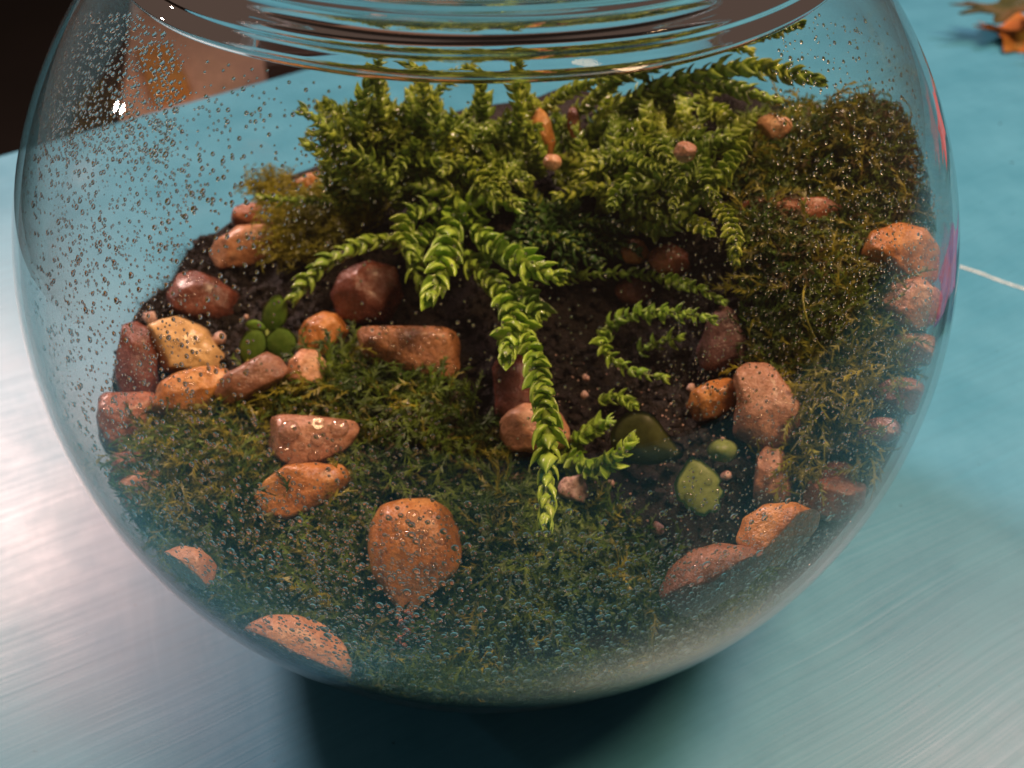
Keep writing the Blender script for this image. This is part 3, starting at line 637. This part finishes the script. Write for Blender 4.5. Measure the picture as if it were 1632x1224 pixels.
# moss pressed to the glass below the surface at the front
def wall_moss(n):
    az = np.radians(RNG.uniform(-138, -38, n)); el = np.radians(RNG.uniform(-48, -14, n))
    d = np.stack([np.cos(el) * np.cos(az), np.cos(el) * np.sin(az), np.sin(el)], -1); P = d * .966
    ok = P[:, 2] < ground(P[:, 0], P[:, 1]) + .03; P = P[ok] * R + C; return P, norm(P - C)
P, Nn = wall_moss(15000)
side = (P[:, 0] < .055)
moss('pressed_moss', P[side], -Nn[side], .0075, M_MOSS, 'dark moss pressed against the inside of the front glass', .12)
k = (RNG.random(len(P)) < .07) & side
moss('pressed_yellow_moss', P[k], -Nn[k], .008, M_MOSSY, 'paler moss strands pressed on the lower front glass', .1)
# dark peat fibres at the back left
def fibres(n, poly, size, m, name, label, lift=.8):
    P = bed_points(poly, n); Nn = surface_normal(P); y = norm(Nn * lift + RNG.normal(size=(n, 3)) * .8); y[:, 2] = np.abs(y[:, 2])
    t = np.linspace(0, 1, 4); TV = np.array([[w_, u, .25 * sin(2.5 * u)] for u in t for w_ in (-.02 * (1 - u * .8), .02 * (1 - u * .8))]); TF = [np.array([[0, 1, 3, 2], [2, 3, 5, 4], [4, 5, 7, 6]])]
    V, Fc = instance_many(TV, TF, frame_y(y, RNG.normal(size=(n, 3))) * (size * (.4 + RNG.random(n)))[:, None, None], P)
    o = link(name, mesh_np(name, keep_in(V), Fc), m); tag(o, label, 'soil', kind='stuff')
fibres(2600, [(215, 500), (240, 470), (290, 400), (345, 385), (400, 430), (380, 520), (300, 560)], .0036, M_SOIL, 'peat_fibres', 'dark fuzzy peat fibres at the left back of bed')
fibres(900, [(1080, 165), (1170, 160), (1180, 215), (1100, 215)], .006, M_SOIL, 'dark_peat_tuft', 'dark peat tuft beneath the arching stems at back')

# ------------------------------------------------------------------ plants
def leaf_template():
    ts = [0, .20, .48, .80, 1.0]; wd = [.20, .38, .30, .11, .008]; V = []; seg = 6
    for t, w_ in zip(ts, wd):
        zc = -.16 * sin(pi * min(t, .95)) + .03 * t * t; th = .17 * (1 - t) ** .6 + .03
        for k in range(seg):
            a_ = 2 * pi * k / seg; x = cos(a_) * w_; z = sin(a_) * th
            if z > 0: z = z * .15 + abs(x) * .38
            else: z = z + abs(x) * .25
            V.append((x, t, zc + z))
    Fq = [[i * seg + k, i * seg + (k + 1) % seg, (i + 1) * seg + (k + 1) % seg, (i + 1) * seg + k] for i in range(len(ts) - 1) for k in range(seg)]
    return np.array(V), [np.array(Fq)]
LV, LF = leaf_template()
LEAF_ME = []
for s_ in range(3):
    V = LV.copy(); V[:, 0] *= (.95, 1.1, .85)[s_]; V[:, 2] += (0, .12, -.08)[s_] * V[:, 1] ** 2; LEAF_ME.append(mesh_np('leaf', V, LF))
def catmull(P, n):
    P = np.asarray(P, float); P = np.vstack([2 * P[0] - P[1], P, 2 * P[-1] - P[-2]]); out = []
    m = len(P) - 3
    for u in np.linspace(0, m - 1e-6, n):
        i = int(u); t = u - i; p0, p1, p2, p3 = P[i:i + 4]
        out.append(.5 * ((2 * p1) + (-p0 + p2) * t + (2 * p0 - 5 * p1 + 4 * p2 - p3) * t * t + (-p0 + 3 * p1 - 3 * p2 + p3) * t ** 3))
    return np.array(out)
def tube(P, r, seg=6):
    P = np.asarray(P); n = len(P); T = norm(np.gradient(P, axis=0)); u = norm(np.cross(T, [0.3, 0.2, 1])); v = np.cross(T, u); A = np.linspace(0, 2 * pi, seg, endpoint=False)
    r = np.broadcast_to(r, n); V = (P[:, None] + r[:, None, None] * (u[:, None] * np.cos(A)[:, None] + v[:, None] * np.sin(A)[:, None])).reshape(-1, 3)
    i, j = np.meshgrid(np.arange(n - 1), np.arange(seg), indexing='ij'); j2 = (j + 1) % seg
    return V, np.stack([i * seg + j, i * seg + j2, (i + 1) * seg + j2, (i + 1) * seg + j], -1).reshape(-1, 4)
def stem_leaves(path, L, spread=38, step=.42, taper=.25):
    """decussate leaf pairs along a path (world); returns matrices and origins, and the tip cluster"""
    seglen = np.linalg.norm(np.diff(path, axis=0), axis=1); S_ = np.concatenate([[0], np.cumsum(seglen)]); tot = S_[-1]
    n = max(3, int(tot / (L * step))); Ms = []; Os = []
    u0 = norm(np.cross(norm(path[1] - path[0]), RNG.normal(size=3))); ang0 = RNG.uniform(0, pi)
    for k in range(n + 1):
        s = tot * k / n; p = np.array([np.interp(s, S_, path[:, c]) for c in range(3)]); q = np.array([np.interp(min(s + tot * .02, tot), S_, path[:, c]) for c in range(3)])
        q0 = np.array([np.interp(max(s - tot * .02, 0), S_, path[:, c]) for c in range(3)]); T = norm(q - q0)
        u = norm(u0 - T * (u0 @ T)); v = np.cross(T, u); fr = k / n
        for h in (0, 1):
            a_ = ang0 + h * pi + (k % 2) * pi / 2 + .12 * k + RNG.normal() * .12
            Nr = u * cos(a_) + v * sin(a_); sp = radians((spread + 3) * (1.0 if fr < .9 else .55) * RNG.uniform(.8, 1.2))
            y = T * cos(sp) + Nr * sin(sp); zax = T * sin(sp) - Nr * cos(sp)
            l = L * RNG.uniform(.78, 1.22) * (1 - taper * max(0, (fr - .8) / .2))
            Ms.append(frame_y(y, zax) * l); Os.append(p + Nr * L * .05)
    T = norm(path[-1] - path[-3]); u = norm(np.cross(T, [0.1, .3, 1])); v = np.cross(T, u)
    for k in range(5):
        a_ = k * 2.4; Nr = u * cos(a_) + v * sin(a_); y = norm(T + Nr * .35); Ms.append(frame_y(y, T * .35 - Nr) * L * .7); Os.append(path[-1] - T * L * .1)
    return np.array(Ms), np.array(Os)
def succulent_plant(name, label, cat, stems, L, m, limit=290, spread=38, base=None, group=None, step=.42):
    """stems: list of (list of (x, y, lift) or world pts, size factor, spread or None)"""
    paths = []
    for sdef in stems:
        pts = sdef[0]
        if isinstance(pts, np.ndarray): P = pts
        else:
            a_ = np.array(pts, float); P = W3(a_[:, 0], a_[:, 1], a_[:, 2], tmax=sdef[3] if len(sdef) > 3 else None)
        P = catmull(P, 40); P = keep_in(P, RI * .93) if not (len(sdef) > 4 and sdef[4]) else P; paths.append((P, sdef[1], sdef[2] if sdef[2] else spread))
    b = paths[0][0][0] if base is None else base
    root = empty(name, b); tag(root, label, cat, group); b = np.array(root.location)
    cnt = 0; restM = []; restO = []; rv = []; rf = []; off = 0
    for P, k, sp in paths:
        Ms, Os = stem_leaves(P, L * k, sp, step)
        V, Fc = tube(P, L * k * .27 * (.42 / step) ** 1.5 * np.linspace(1.1, .6, len(P)))
        if cnt + len(Ms) <= limit:
            so_ = link('stem', mesh_np('stem', V - b, Fc), M_STEM, root)
            for M_, O_ in zip(Ms, Os):
                lo = bpy.data.objects.new('leaf', LEAF_ME[cnt % 3]); COL.objects.link(lo); lo.parent = so_
                if not LEAF_ME[cnt % 3].materials: LEAF_ME[cnt % 3].materials.append(m)
                mw = Matrix(((*M_[0], O_[0] - b[0]), (*M_[1], O_[1] - b[1]), (*M_[2], O_[2] - b[2]), (0, 0, 0, 1)))
                lo.matrix_local = mw
                if lo.data.materials[0] != m:
                    lo.material_slots[0].link = 'OBJECT'; lo.material_slots[0].material = m
                cnt += 1
        else: rv.append(V - b); rf.append(Fc + off); off += len(V); restM.append(Ms); restO.append(Os)
    if restM:
        V, Fc = instance_many(LV, LF, np.concatenate(restM), np.concatenate(restO) - b)
        o = link('leaf_mass', mesh_np('leaf_mass', keep_in(V + b, RI * .985) - b, Fc), m, root); o['kind'] = 'stuff'
        o = link('stems', mesh_np('stems', np.concatenate(rv), np.concatenate(rf)), M_STEM, root); o['kind'] = 'stuff'; o.name = 'stem_mass'
    return root
def rand_stems(n, base_poly, tip_poly, lb, lt, k=1.0, tmax=None, arch=.12, sp=None):
    out = []
    def rp(poly):
        poly = np.array(poly, float); lo, hi = poly.min(0), poly.max(0)
        while True:
            q = lo + (hi - lo) * RNG.random(2)
            if inside(poly, q[:1], q[1:])[0]: return q
    for _ in range(n):
        b = rp(base_poly)
        for _t in range(30):
            t = rp(tip_poly)
            if 40 < np.hypot(*(t - b)) < 170: break
        l0 = RNG.uniform(*lb); l1 = RNG.uniform(*lt); mid = (b + t) / 2 + RNG.normal(size=2) * 12 - np.array([0, 18])
        out.append(([(b[0], b[1], l0), (mid[0], mid[1], (l0 + l1) / 2 + arch * RNG.random()), (t[0], t[1], l1)], k * RNG.uniform(.8, 1.15), sp, tmax))
    return out
LS = .0037
front = [
 ([(725,345,.16),(716,370,.26),(705,420,.33),(688,468,.36)], 1.22, 34),
 ([(735,330,.14),(790,395,.25),(838,420,.32),(884,440,.34)], 1.12, 40),
 ([(730,400,.12),(785,450,.22),(815,500,.30),(808,562,.34)], 1.15, 36),
 ([(790,445,.14),(835,525,.26),(858,590,.34),(870,660,.40),(874,740,.42),(871,822,.43)], 1.0, 30),
 ([(700,355,.16),(740,332,.24),(775,318,.27),(818,326,.28)], 1.05, 58),
 ([(745,345,.16),(765,310,.24),(772,285,.27),(780,260,.28)], 1.1, 60),
 ([(735,340,.16),(690,328,.24),(652,345,.28),(640,380,.28),(652,402,.27)], .9, 50),
 ([(655,385,.1),(600,385,.16),(540,405,.20),(500,435,.22),(472,470,.22)], .9, 34),
 ([(820,460,.2),(845,480,.26),(862,500,.28)], .9, 42),
 ([(690,370,.14),(668,380,.2),(660,420,.22),(668,450,.2)], .85, 40),
 ([(720,300,.10),(660,290,.2),(620,255,.24),(590,230,.26)], 1.0, 48),
]
succulent_plant('trailing_succulent', 'bright green scaly leaved succulent with stems trailing over the centre stones', 'succulent plant', front, LS * 1.27, M_LEAF, 300)
lb = rand_stems(44, [(520,310),(560,260),(640,240),(680,300),(640,350),(560,350)], [(478,160),(560,160),(600,130),(660,150),(680,250),(600,330),(500,250)], (.02, .1), (.08, .30), .95, 2.75, .1, 46)
succulent_plant('bushy_succulent', 'dense yellow green scaly succulent bush at back left of the bed', 'succulent plant',
  [([(600,300,.1),(560,250,.2),(520,205,.26),(488,180,.28)], 1.2, 44, 2.7), ([(590,310,.1),(540,270,.2),(515,245,.24),(492,232,.26)], 1.1, 46, 2.7),
   ([(600,280,.1),(580,220,.2),(575,170,.26),(590,125,.3)], 1.1, 44, 2.7), ([(640,330,.08),(620,290,.2),(590,260,.24),(560,240,.26)], 1.0, 52, 2.7),
   ([(560,330,.05),(500,320,.1),(450,318,.12),(415,314,.12)], .8, 40, 2.8)] + lb, LS * .9, M_LEAF_OLIVE, 290, 44)
MASS = [(560,130),(640,95),(740,95),(860,120),(880,250),(860,340),(760,320),(680,330),(620,300),(570,200)]
lb = rand_stems(60, [(620,260),(700,230),(840,230),(880,300),(840,360),(700,340)], MASS, (.02, .12), (.06, .36), .92, 2.8, .12, 44)
succulent_plant('upright_succulent', 'tangled olive green succulent mass at the centre back, reaching into the neck', 'succulent plant',
  [([(615,220,.2),(606,170,.28),(600,125,.34),(612,85,.38)], .9, 44, 2.75, False), ([(672,220,.2),(676,160,.28),(664,120,.34),(640,100,.36)], .9, 44, 2.75, False),
   ([(818,230,.2),(830,180,.3),(820,130,.36),(830,95,.40)], 1.0, 38, 2.75)] + lb, LS * .9, M_LEAF_OLIVE, 290, 44)
ARCH = [(850,150),(1000,110),(1120,95),(1200,110),(1260,170),(1220,230),(1190,300),(1100,330),(1000,360),(890,330)]
lb = rand_stems(78, [(880,300),(900,230),(1000,210),(1130,230),(1150,300),(1060,340),(960,350)], ARCH, (.02, .1), (.05, .34), .9, 2.85, .12, 44)
succulent_plant('arching_succulent', 'olive succulent with long stems arching to the right at the back', 'succulent plant',
  [([(920,180,.25),(1000,118,.34),(1100,84,.40),(1190,60,.44),(1274,40,.46)], .85, 34, 2.85), ([(930,230,.2),(1010,160,.32),(1110,120,.38),(1215,108,.42),(1302,128,.42)], 1.3, 34, 2.85),
   ([(900,200,.22),(980,130,.3),(1070,92,.36),(1140,70,.38),(1192,80,.38)], 1.0, 38, 2.85), ([(960,230,.2),(1040,160,.3),(1130,135,.35),(1235,160,.35)], 1.05, 40, 2.85),
   ([(850,190,.2),(900,150,.3),(980,118,.34),(1060,96,.36)], 1.0, 40, 2.85),
   ([(1120,170,.2),(1165,190,.26),(1180,230,.26),(1140,290,.24),(1090,340,.22)], 1.0, 54, 2.85), ([(1060,340,.1),(1100,310,.18),(1140,292,.2)], 1.1, 60, 2.85),
   ([(1000,350,.1),(1050,365,.16),(1090,350,.18),(1130,370,.18)], 1.0, 52, 2.85), ([(1130,320,.1),(1160,350,.16),(1172,385,.16),(1172,412,.14)], .9, 44, 2.85)] + lb, LS * .9, M_LEAF_OLIVE, 290, 44)
lb = rand_stems(22, [(820,340),(900,330),(960,370),(900,410),(820,400)], [(780,330),(1000,330),(1060,370),(980,430),(860,440),(790,400)], (.02, .06), (.04, .14), .85, None, .06, 46)
succulent_plant('shaded_succulent', 'succulent tangle right of centre, shade put into its deep green', 'succulent plant', lb, LS, M_LEAF_SHADED, 290, 44)
succulent_plant('creeping_sprig', 'thin curved succulent sprig lying on dark soil right of centre', 'succulent plant',
  [([(965,545,.03),(972,518,.08),(1010,500,.12),(1070,497,.14),(1132,508,.14)], .85, 46), ([(985,510,.05),(958,540,.09),(975,570,.1),(1010,592,.1),(1056,602,.1)], .75, 42),
   ([(1020,560,.02),(1050,545,.05),(1080,540,.06)], .8, 50), ([(900,445,.04),(960,436,.07),(1040,440,.08),(1100,455,.08),(1150,480,.06)], .7, 44)], LS, M_LEAF, 400, step=.66)
succulent_plant('leafy_sprig', 'small bright sprig with spiky leaves beside the pale cube chunk', 'succulent plant',
  [([(895,722,.05),(930,742,.1),(965,742,.14),(985,725,.15),(1005,705,.15)], .9, 56), ([(905,712,.05),(925,698,.09),(935,690,.1)], .9, 50), ([(935,690,.06),(955,680,.1),(968,674,.1)], .9, 50),
   ([(955,640,.03),(985,632,.06),(1010,645,.06)], .7, 44), ([(880,750,.03),(905,738,.06),(930,748,.07)], .8, 50)], LS, M_LEAF, 400)
succulent_plant('low_sprig', 'dull little sprig pushing out of moss below the pale cube chunk', 'succulent plant',
  [([(985,850,.03),(975,825,.06),(985,812,.07)], .7, 50), ([(985,850,.03),(1000,835,.05),(1015,830,.06)], .7, 50)], LS * .8, M_MOSSY, 200)

# broad leaves: each a curved blade with real thickness
def blade(poly, m, name, parent, lift, bulge=.18, thick=.0005, rot=0.0, tilt=(0, 0)):
    poly = np.array(poly, float); c = poly.mean(0); t, d, t0, t1 = hit([c[0]], [c[1]]); tt = t[0] - lift * R; P0 = EYE + d[0] * tt
    X = RT; Yv = norm(np.cross(X, d[0])); Yv = Yv if Yv @ UP > 0 else -Yv; Z = -d[0]; k = tt / F
    rel = (poly - c) * [1, -1] * k; n = len(rel); rings = 6; s0 = np.abs(rel).max(); V = []
    for side in (1, -1):
        for i in range(rings + 1):
            f = i / rings
            for q in rel:
                xy = q * f; z = -bulge * s0 * f * f + .05 * s0 * sin(xy[0] / s0 * 4 + 1) * f + tilt[0] * xy[0] + tilt[1] * xy[1] + side * thick * (1 - f ** 4)
                V.append(P0 + X * xy[0] + Yv * xy[1] + Z * z)
    V = np.array(V); V = keep_in(V, RI * .99); Fc = []
    for s in range(2):
        o_ = s * (rings + 1) * n
        for i in range(rings):
            for j in range(n):
                f = [o_ + i * n + j, o_ + i * n + (j + 1) % n, o_ + (i + 1) * n + (j + 1) % n, o_ + (i + 1) * n + j]; Fc.append(f if s else f[::-1])
    o_ = (rings + 1) * n
    for j in range(n): Fc.append([rings * n + j, rings * n + (j + 1) % n, o_ + rings * n + (j + 1) % n, o_ + rings * n + j])
    b = np.array(parent.location) if parent else P0
    o = link(name, mesh_np(name, V - b, np.array(Fc)), m, parent)
    if not parent: o.location = Vector(b)
    return o, P0
def smooth_poly(p, n=2):
    for _ in range(n):
        q = []
        for i in range(len(p)): a_, b2 = np.array(p[i], float), np.array(p[(i + 1) % len(p)], float); q += [tuple(a_ * .75 + b2 * .25), tuple(a_ * .25 + b2 * .75)]
        p = q
    return p
sd = empty('seedling', W3([430], [560])[0]); tag(sd, 'small seedling with rounded green leaves beside the maroon block', 'seedling')
for poly, lf in ((ell(438, 500, 58, 40, 72, 18, .04), .17), (ell(403, 552, 44, 58, -25, 18, .05), .13), (ell(448, 547, 50, 50, 20, 18, .06), .11), (ell(408, 520, 32, 20, -20, 14, .1), .14)):
    blade(poly, M_SEED, 'leaf', sd, lf, .12, .0004, tilt=(.35 * sin(lf * 90), .4))
V, Fc = tube(catmull(W3([432, 428, 425], [570, 545, 520], [0, .05, .1]), 10), .0006); child('stem', V, Fc, M_STEM, sd)
jag = [(1096,735),(1104,728),(1118,733),(1132,745),(1140,750),(1147,760),(1151,766),(1145,773),(1155,783),(1152,792),(1146,795),(1148,808),(1140,816),(1130,815),(1122,822),(1110,820),(1102,812),(1094,810),(1088,800),(1080,797),(1077,785),(1075,772),(1080,760),(1088,748)]
oa, pj = blade(jag, M_BROAD, 'jagged_leaf', None, .16, .07, .0004); tag(oa, 'round green leaf with notched edge and drops at lower right', 'leaf')
oq = (oa, np.array(oa.location), RT, None, None, None, None); S['jag'] = oq
drops_on('jag', [(1098,792,14),(1129,768,12),(1143,782,8),(1104,762,6),(1117,753,6),(1117,806,7),(1090,770,6),(1118,782,6),(1125,795,5),(1105,775,5)])
tri = [(985,668),(1005,655),(1030,655),(1048,668),(1062,690),(1080,712),(1092,728),(1070,736),(1045,741),(1015,741),(990,735),(975,715),(972,690)]
oa, _ = blade(smooth_poly(tri, 1), M_OLIVELEAF, 'broad_leaf', None, .12, .2, .0005, tilt=(.1, .3)); tag(oa, 'dull olive triangular leaf pointing at the notched round leaf', 'leaf')
oa, _ = blade(ell(1152, 718, 50, 38, 0, 18, .03), M_BROAD, 'leaf_bud', None, .12, .8, .0016); tag(oa, 'small round green leaf bud above the notched leaf', 'leaf')
oa, _ = blade(smooth_poly([(1003,295),(1008,270),(1022,250),(1040,252),(1050,275),(1048,300),(1025,306)], 2), M_LEAF_OLIVE, 'pale_leaf', None, .22, .3, .0008); tag(oa, 'smooth pale olive leaf among the stems at centre back', 'leaf')
# curly moss tendrils (yellow) on the left
M_TEN = M_MOSSY
tend = [[(350,690,.05),(372,655,.1),(400,640,.12),(425,632,.12),(440,622,.1)], [(385,700,.04),(378,670,.08),(395,650,.1),(440,640,.1)], [(290,725,.03),(320,700,.06),(345,680,.08),(380,672,.06)],
        [(360,735,.03),(400,728,.06),(440,720,.05)], [(310,760,.03),(350,765,.06),(400,755,.05)], [(770,820,.03),(800,790,.06),(840,770,.05)], [(545,905,.02),(530,930,.02),(500,960,.01)],
        [(1220,480,.05),(1230,462,.1),(1250,455,.1)], [(1290,430,.05),(1280,480,.1),(1300,540,.1),(1340,580,.08)], [(1300,560,.04),(1340,545,.08),(1370,520,.08)], [(1360,610,.04),(1390,640,.06),(1375,690,.04)],
        [(860,935,.01),(900,945,.01),(960,950,.01)], [(1010,560,.02),(1060,700,.02)][:0] or [(700,1020,.01),(720,980,.01),(700,950,.01)]]
VV = []; FF = []; off = 0
for t in tend:
    a_ = np.array(t); V, Fc = tube(keep_in(catmull(W3(a_[:, 0], a_[:, 1], a_[:, 2]), 24), RI * .99), .00028 * np.linspace(1, .5, 24), 5); VV.append(V); FF.append(Fc + off); off += len(V)
o = link('moss_tendrils', mesh_np('moss_tendrils', np.concatenate(VV), np.concatenate(FF)), M_MOSSY); tag(o, 'curling yellow green moss tendrils over the bed', 'moss', kind='stuff')

# ------------------------------------------------------------------ condensation on the inside of the glass
def droplets(n, px_range, s0, s1, dens=None, pw=2.2, DVt=None, back=False):
    x0, y0, x1, y1 = px_range; P = []; Sz = []
    while len(P) < n:
        x = RNG.uniform(x0, x1, n * 2); y = RNG.uniform(y0, y1, n * 2); d = rays(x, y); ok, t0, t1 = sph_t(d, .9875 * R)
        if dens is not None: ok &= RNG.random(len(x)) < dens(x, y)
        p = EYE + d * (t1 if back else t0)[:, None]; v = (p - C) / R
        ok &= (v[:, 2] < .74) & (v[:, 2] > -.84)
        for q in p[ok]: P.append(q); Sz.append(s0 + (s1 - s0) * RNG.random() ** pw)
    P = np.array(P[:n]); s = np.array(Sz[:n]); d = P - EYE; dist = np.linalg.norm(d, axis=1); r_ = s / F * dist / 2
    # thin out overlapping ones
    order = np.argsort(-r_); cell = {}; keep = []
    for i in order:
        k = tuple((P[i] / .003).astype(int)); bad = False
        for dx in (-1, 0, 1):
            for dy in (-1, 0, 1):
                for dz in (-1, 0, 1):
                    for j in cell.get((k[0] + dx, k[1] + dy, k[2] + dz), ()):
                        if np.sum((P[i] - P[j]) ** 2) < (1.02 * (r_[i] + r_[j])) ** 2: bad = True; break
                    if bad: break
                if bad: break
            if bad: break
        if not bad: cell.setdefault(k, []).append(i); keep.append(i)
    return P[keep], r_[keep]
BV, BF = dome(12, 4, .52); SV, SF = dome(8, 3, .6)
def cond(name, P, r_, label, tmpl):
    n_ = norm(C - P); M = frame_y(np.cross(n_, [.1, .2, 1.0]), n_) * (r_ * 1.0)[:, None, None]
    M = M * RNG.uniform(.9, 1.12, (len(P), 1, 1))
    V, Fc = instance_many(tmpl[0], tmpl[1], M, P + n_ * 1e-6)
    o = link(name, mesh_np(name, V, Fc), M_WATER, bowl_cond); return o
bowl_cond = bowl
items = []
def add_c(*a, **k):
    items.append(droplets(*a, **k))
lowf = lambda x, y: np.clip((y - 760) / 200, 0, 1) * np.clip(1.15 - np.abs(x - 820) / 900, 0, 1)
big = [droplets(1200, (330, 780, 1330, 1150), 4, 14, lowf, 2.6)]
small = [droplets(2600, (150, 780, 1400, 1140), 2, 4.5, lambda x, y: np.clip((y - 700) / 300, .1, 1)), droplets(1800, (15, 60, 300, 900), 2, 5), droplets(1300, (60, 640, 700, 1130), 4, 9, lambda x, y: np.clip((y - 600) / 300, .1, 1)),
         droplets(900, (20, 150, 420, 700), 4, 9, lambda x, y: np.clip(1.2 - x / 420, 0, 1)),
         droplets(1300, (60, 20, 280, 260), 3.5, 10, None, 2.5), droplets(160, (30, 250, 400, 900), 7, 11, None, 2), droplets(260, (250, 90, 560, 400), 4, 8),
         droplets(2600, (1050, 300, 1530, 1000), 2.5, 6, lambda x, y: np.clip((x - 950) / 450, 0, 1)),
         droplets(500, (1230, 20, 1480, 300), 2.5, 7), droplets(700, (420, 150, 1150, 800), 2.5, 6),
         droplets(900, (800, 850, 1350, 1130), 3, 8)]
b0 = tag(link('condensation_beads', None, None), None)if False else None
P = np.concatenate([p for p, r_ in big]); r_ = np.concatenate([r for p, r in big])
o = cond('condensation_beads', P, r_, '', (BV, BF)); o['kind'] = 'stuff'; o.parent = bowl
o.data.transform(Matrix.Translation(Vector(-C)))
P = np.concatenate([p for p, r_ in small]); r_ = np.concatenate([r for p, r in small])
o = cond('fine_condensation', P, r_, '', (SV, SF)); o['kind'] = 'stuff'; o.data.transform(Matrix.Translation(Vector(-C)))

# ------------------------------------------------------------------ things on and beyond the table
def leaf3(cx, cy, scale, outline, m, label, z=.004, name='dry_leaf'):
    P = to_table([cx], [cy], z)[0]; rt = np.array([1, 0, 0]); V = []; n = len(outline); rings = 5
    for i in range(rings + 1):
        f = i / rings
        for (x, y) in outline: V.append((x * f * scale, y * f * scale, .0025 * sin(x * 3 * f) + .003 * f * cos(y * 4) + .0012 * sin(8 * x * f)))
    V = np.array(V); Vb = V - [0, 0, .0005]; Fc = []
    for i in range(rings):
        for j in range(n): f = [i * n + j, i * n + (j + 1) % n, (i + 1) * n + (j + 1) % n, (i + 1) * n + j]; Fc.append(f); Fc.append([q + len(V) for q in f[::-1]])
    for j in range(n): Fc.append([rings * n + j, rings * n + j + len(V), rings * n + (j + 1) % n + len(V), rings * n + (j + 1) % n])
    o = link(name, mesh_np(name, np.vstack([V, Vb]), np.array(Fc)), m); o.location = Vector(P); tag(o, label, 'leaf'); return o
def lobed(nl, depth, n=64, rot=0, st_=(1, 1), ragged=.06):
    rg = np.random.default_rng(nl * 3 + 1); out = []
    for k in range(n):
        a_ = 2 * pi * k / n; r_ = 1 - depth * abs(sin(nl * a_ / 2)) ** .7 + ragged * rg.normal() * .5; out.append((cos(a_ + rot) * r_ * st_[0], sin(a_ + rot) * r_ * st_[1]))
    return out
def autumn(name, c1, c2, c3):
    m, nt, out = mat(name); L = nt.links.new; tc = N(nt, 'TexCoord'); n1 = noise(nt, tc.outputs['Object'], 45, 4, .6)
    r = ramp(nt, n1.outputs[0], [(.35, c1), (.5, c2), (.65, c3)]); b = N(nt, 'BsdfPrincipled'); L(r.outputs[0], b.inputs['Base Color']); b.inputs['Roughness'].default_value = .55
    bm = N(nt, 'Bump'); bm.inputs['Strength'].default_value = .4; bm.inputs['Distance'].default_value = .001; L(n1.outputs[0], bm.inputs['Height']); L(bm.outputs[0], b.inputs['Normal'])
    L(b.outputs[0], out.inputs[0]); return m
M_ORL = autumn('orange autumn leaf', (.48,.16,.03), (.42,.15,.03), (.16,.14,.02)); M_GRL = autumn('dark olive leaf', (.02,.035,.01), (.05,.06,.015), (.10,.06,.02))
leaf3(1632, 46, .027, lobed(7, .35, 70, .4), M_ORL, 'orange lobed autumn leaf on the table at the top right corner', .006)
leaf3(1612, 12, .034, lobed(9, .5, 80, .1, (1.15, .55)), M_GRL, 'dark olive leaf lying above the orange leaf, top right', .018, 'dark_leaf')
M_RED = autumn('added red leaf', (.60,.03,.015), (.50,.05,.02), (.35,.02,.02)); M_PUR = autumn('added purple leaf', (.12,.05,.25), (.16,.08,.32), (.25,.05,.15))  # unseen leaves added to colour the reflections along the bowl's right edge
leaf3(1900, 60, .07, lobed(7, .4, 70, .2), M_RED, 'added red leaf put out of view for its reflection in the glass', .02, 'red_reflection_leaf')
leaf3(1930, 420, .06, lobed(5, .4, 70, .9), M_PUR, 'added purple leaf put out of view for its reflection in the glass', .02, 'purple_reflection_leaf')
# table crumbs
n = 40; xy = np.column_stack([RNG.uniform(-.2, .34, n), RNG.uniform(-.09, .3, n)]); s = .0002 + .0003 * RNG.random(n) ** 2
ok = np.hypot(*xy.T) > .11; xy = xy[ok]; s = s[ok]; M = rand_rot(len(s)) * np.stack([s * 1.6, s, s * .6], -1)[:, None, :]
V, Fc = instance_many(IV, [IF], M, np.column_stack([xy, s * .4])); o = link('soil_specks', mesh_np('soil_specks', V, Fc), M_SOIL); tag(o, 'dark specks of soil dropped on the teal table', 'soil', kind='stuff')
# beyond the table edge, seen through the glass: pale rug, folded cloth, dark stool
def beyond(px, py, z): return to_table(px, py, z)
M_RUG = plain('dusty pink rug', (.90, .64, .52), .9, 60); M_CLOTH = plain('ochre cloth', (.80, .42, .12), .8, 40); M_DARK = plain('dark walnut', (.035, .018, .015), .5, 12)
def floor_slab(name, px, z0, z1, m, label, cat, bev=.006):
    P = to_table([p[0] for p in px], [p[1] for p in px], z1); c = P.mean(0)
    o = slab(name, [(p[0] - c[0], p[1] - c[1]) for p in P], z0, z1, m, None, bev); o.location = (c[0], c[1], 0); tag(o, label, cat); return o
floor_slab('rug', [(190, 200), (215, -60), (1100, -60), (1100, 200)], -.75, -.735, M_RUG, 'dusty pink rug on the floor beyond the table edge', 'rug')
floor_slab('folded_cloth', [(215, 75), (270, 65), (300, 130), (240, 150)], -.735, -.70, M_CLOTH, 'ochre folded cloth on the rug behind the bowl neck', 'cloth')
floor_slab('dark_stool', [(420, 100), (560, 90), (560, -20), (430, -20)], -.73, -.45, M_DARK, 'dark wooden box on the rug seen left of the neck', 'box')
floor_slab('dark_case', [(770, 30), (870, 20), (870, -30), (770, -30)], -.73, -.45, M_DARK, 'smaller dark wooden box on the rug near the table edge', 'box')
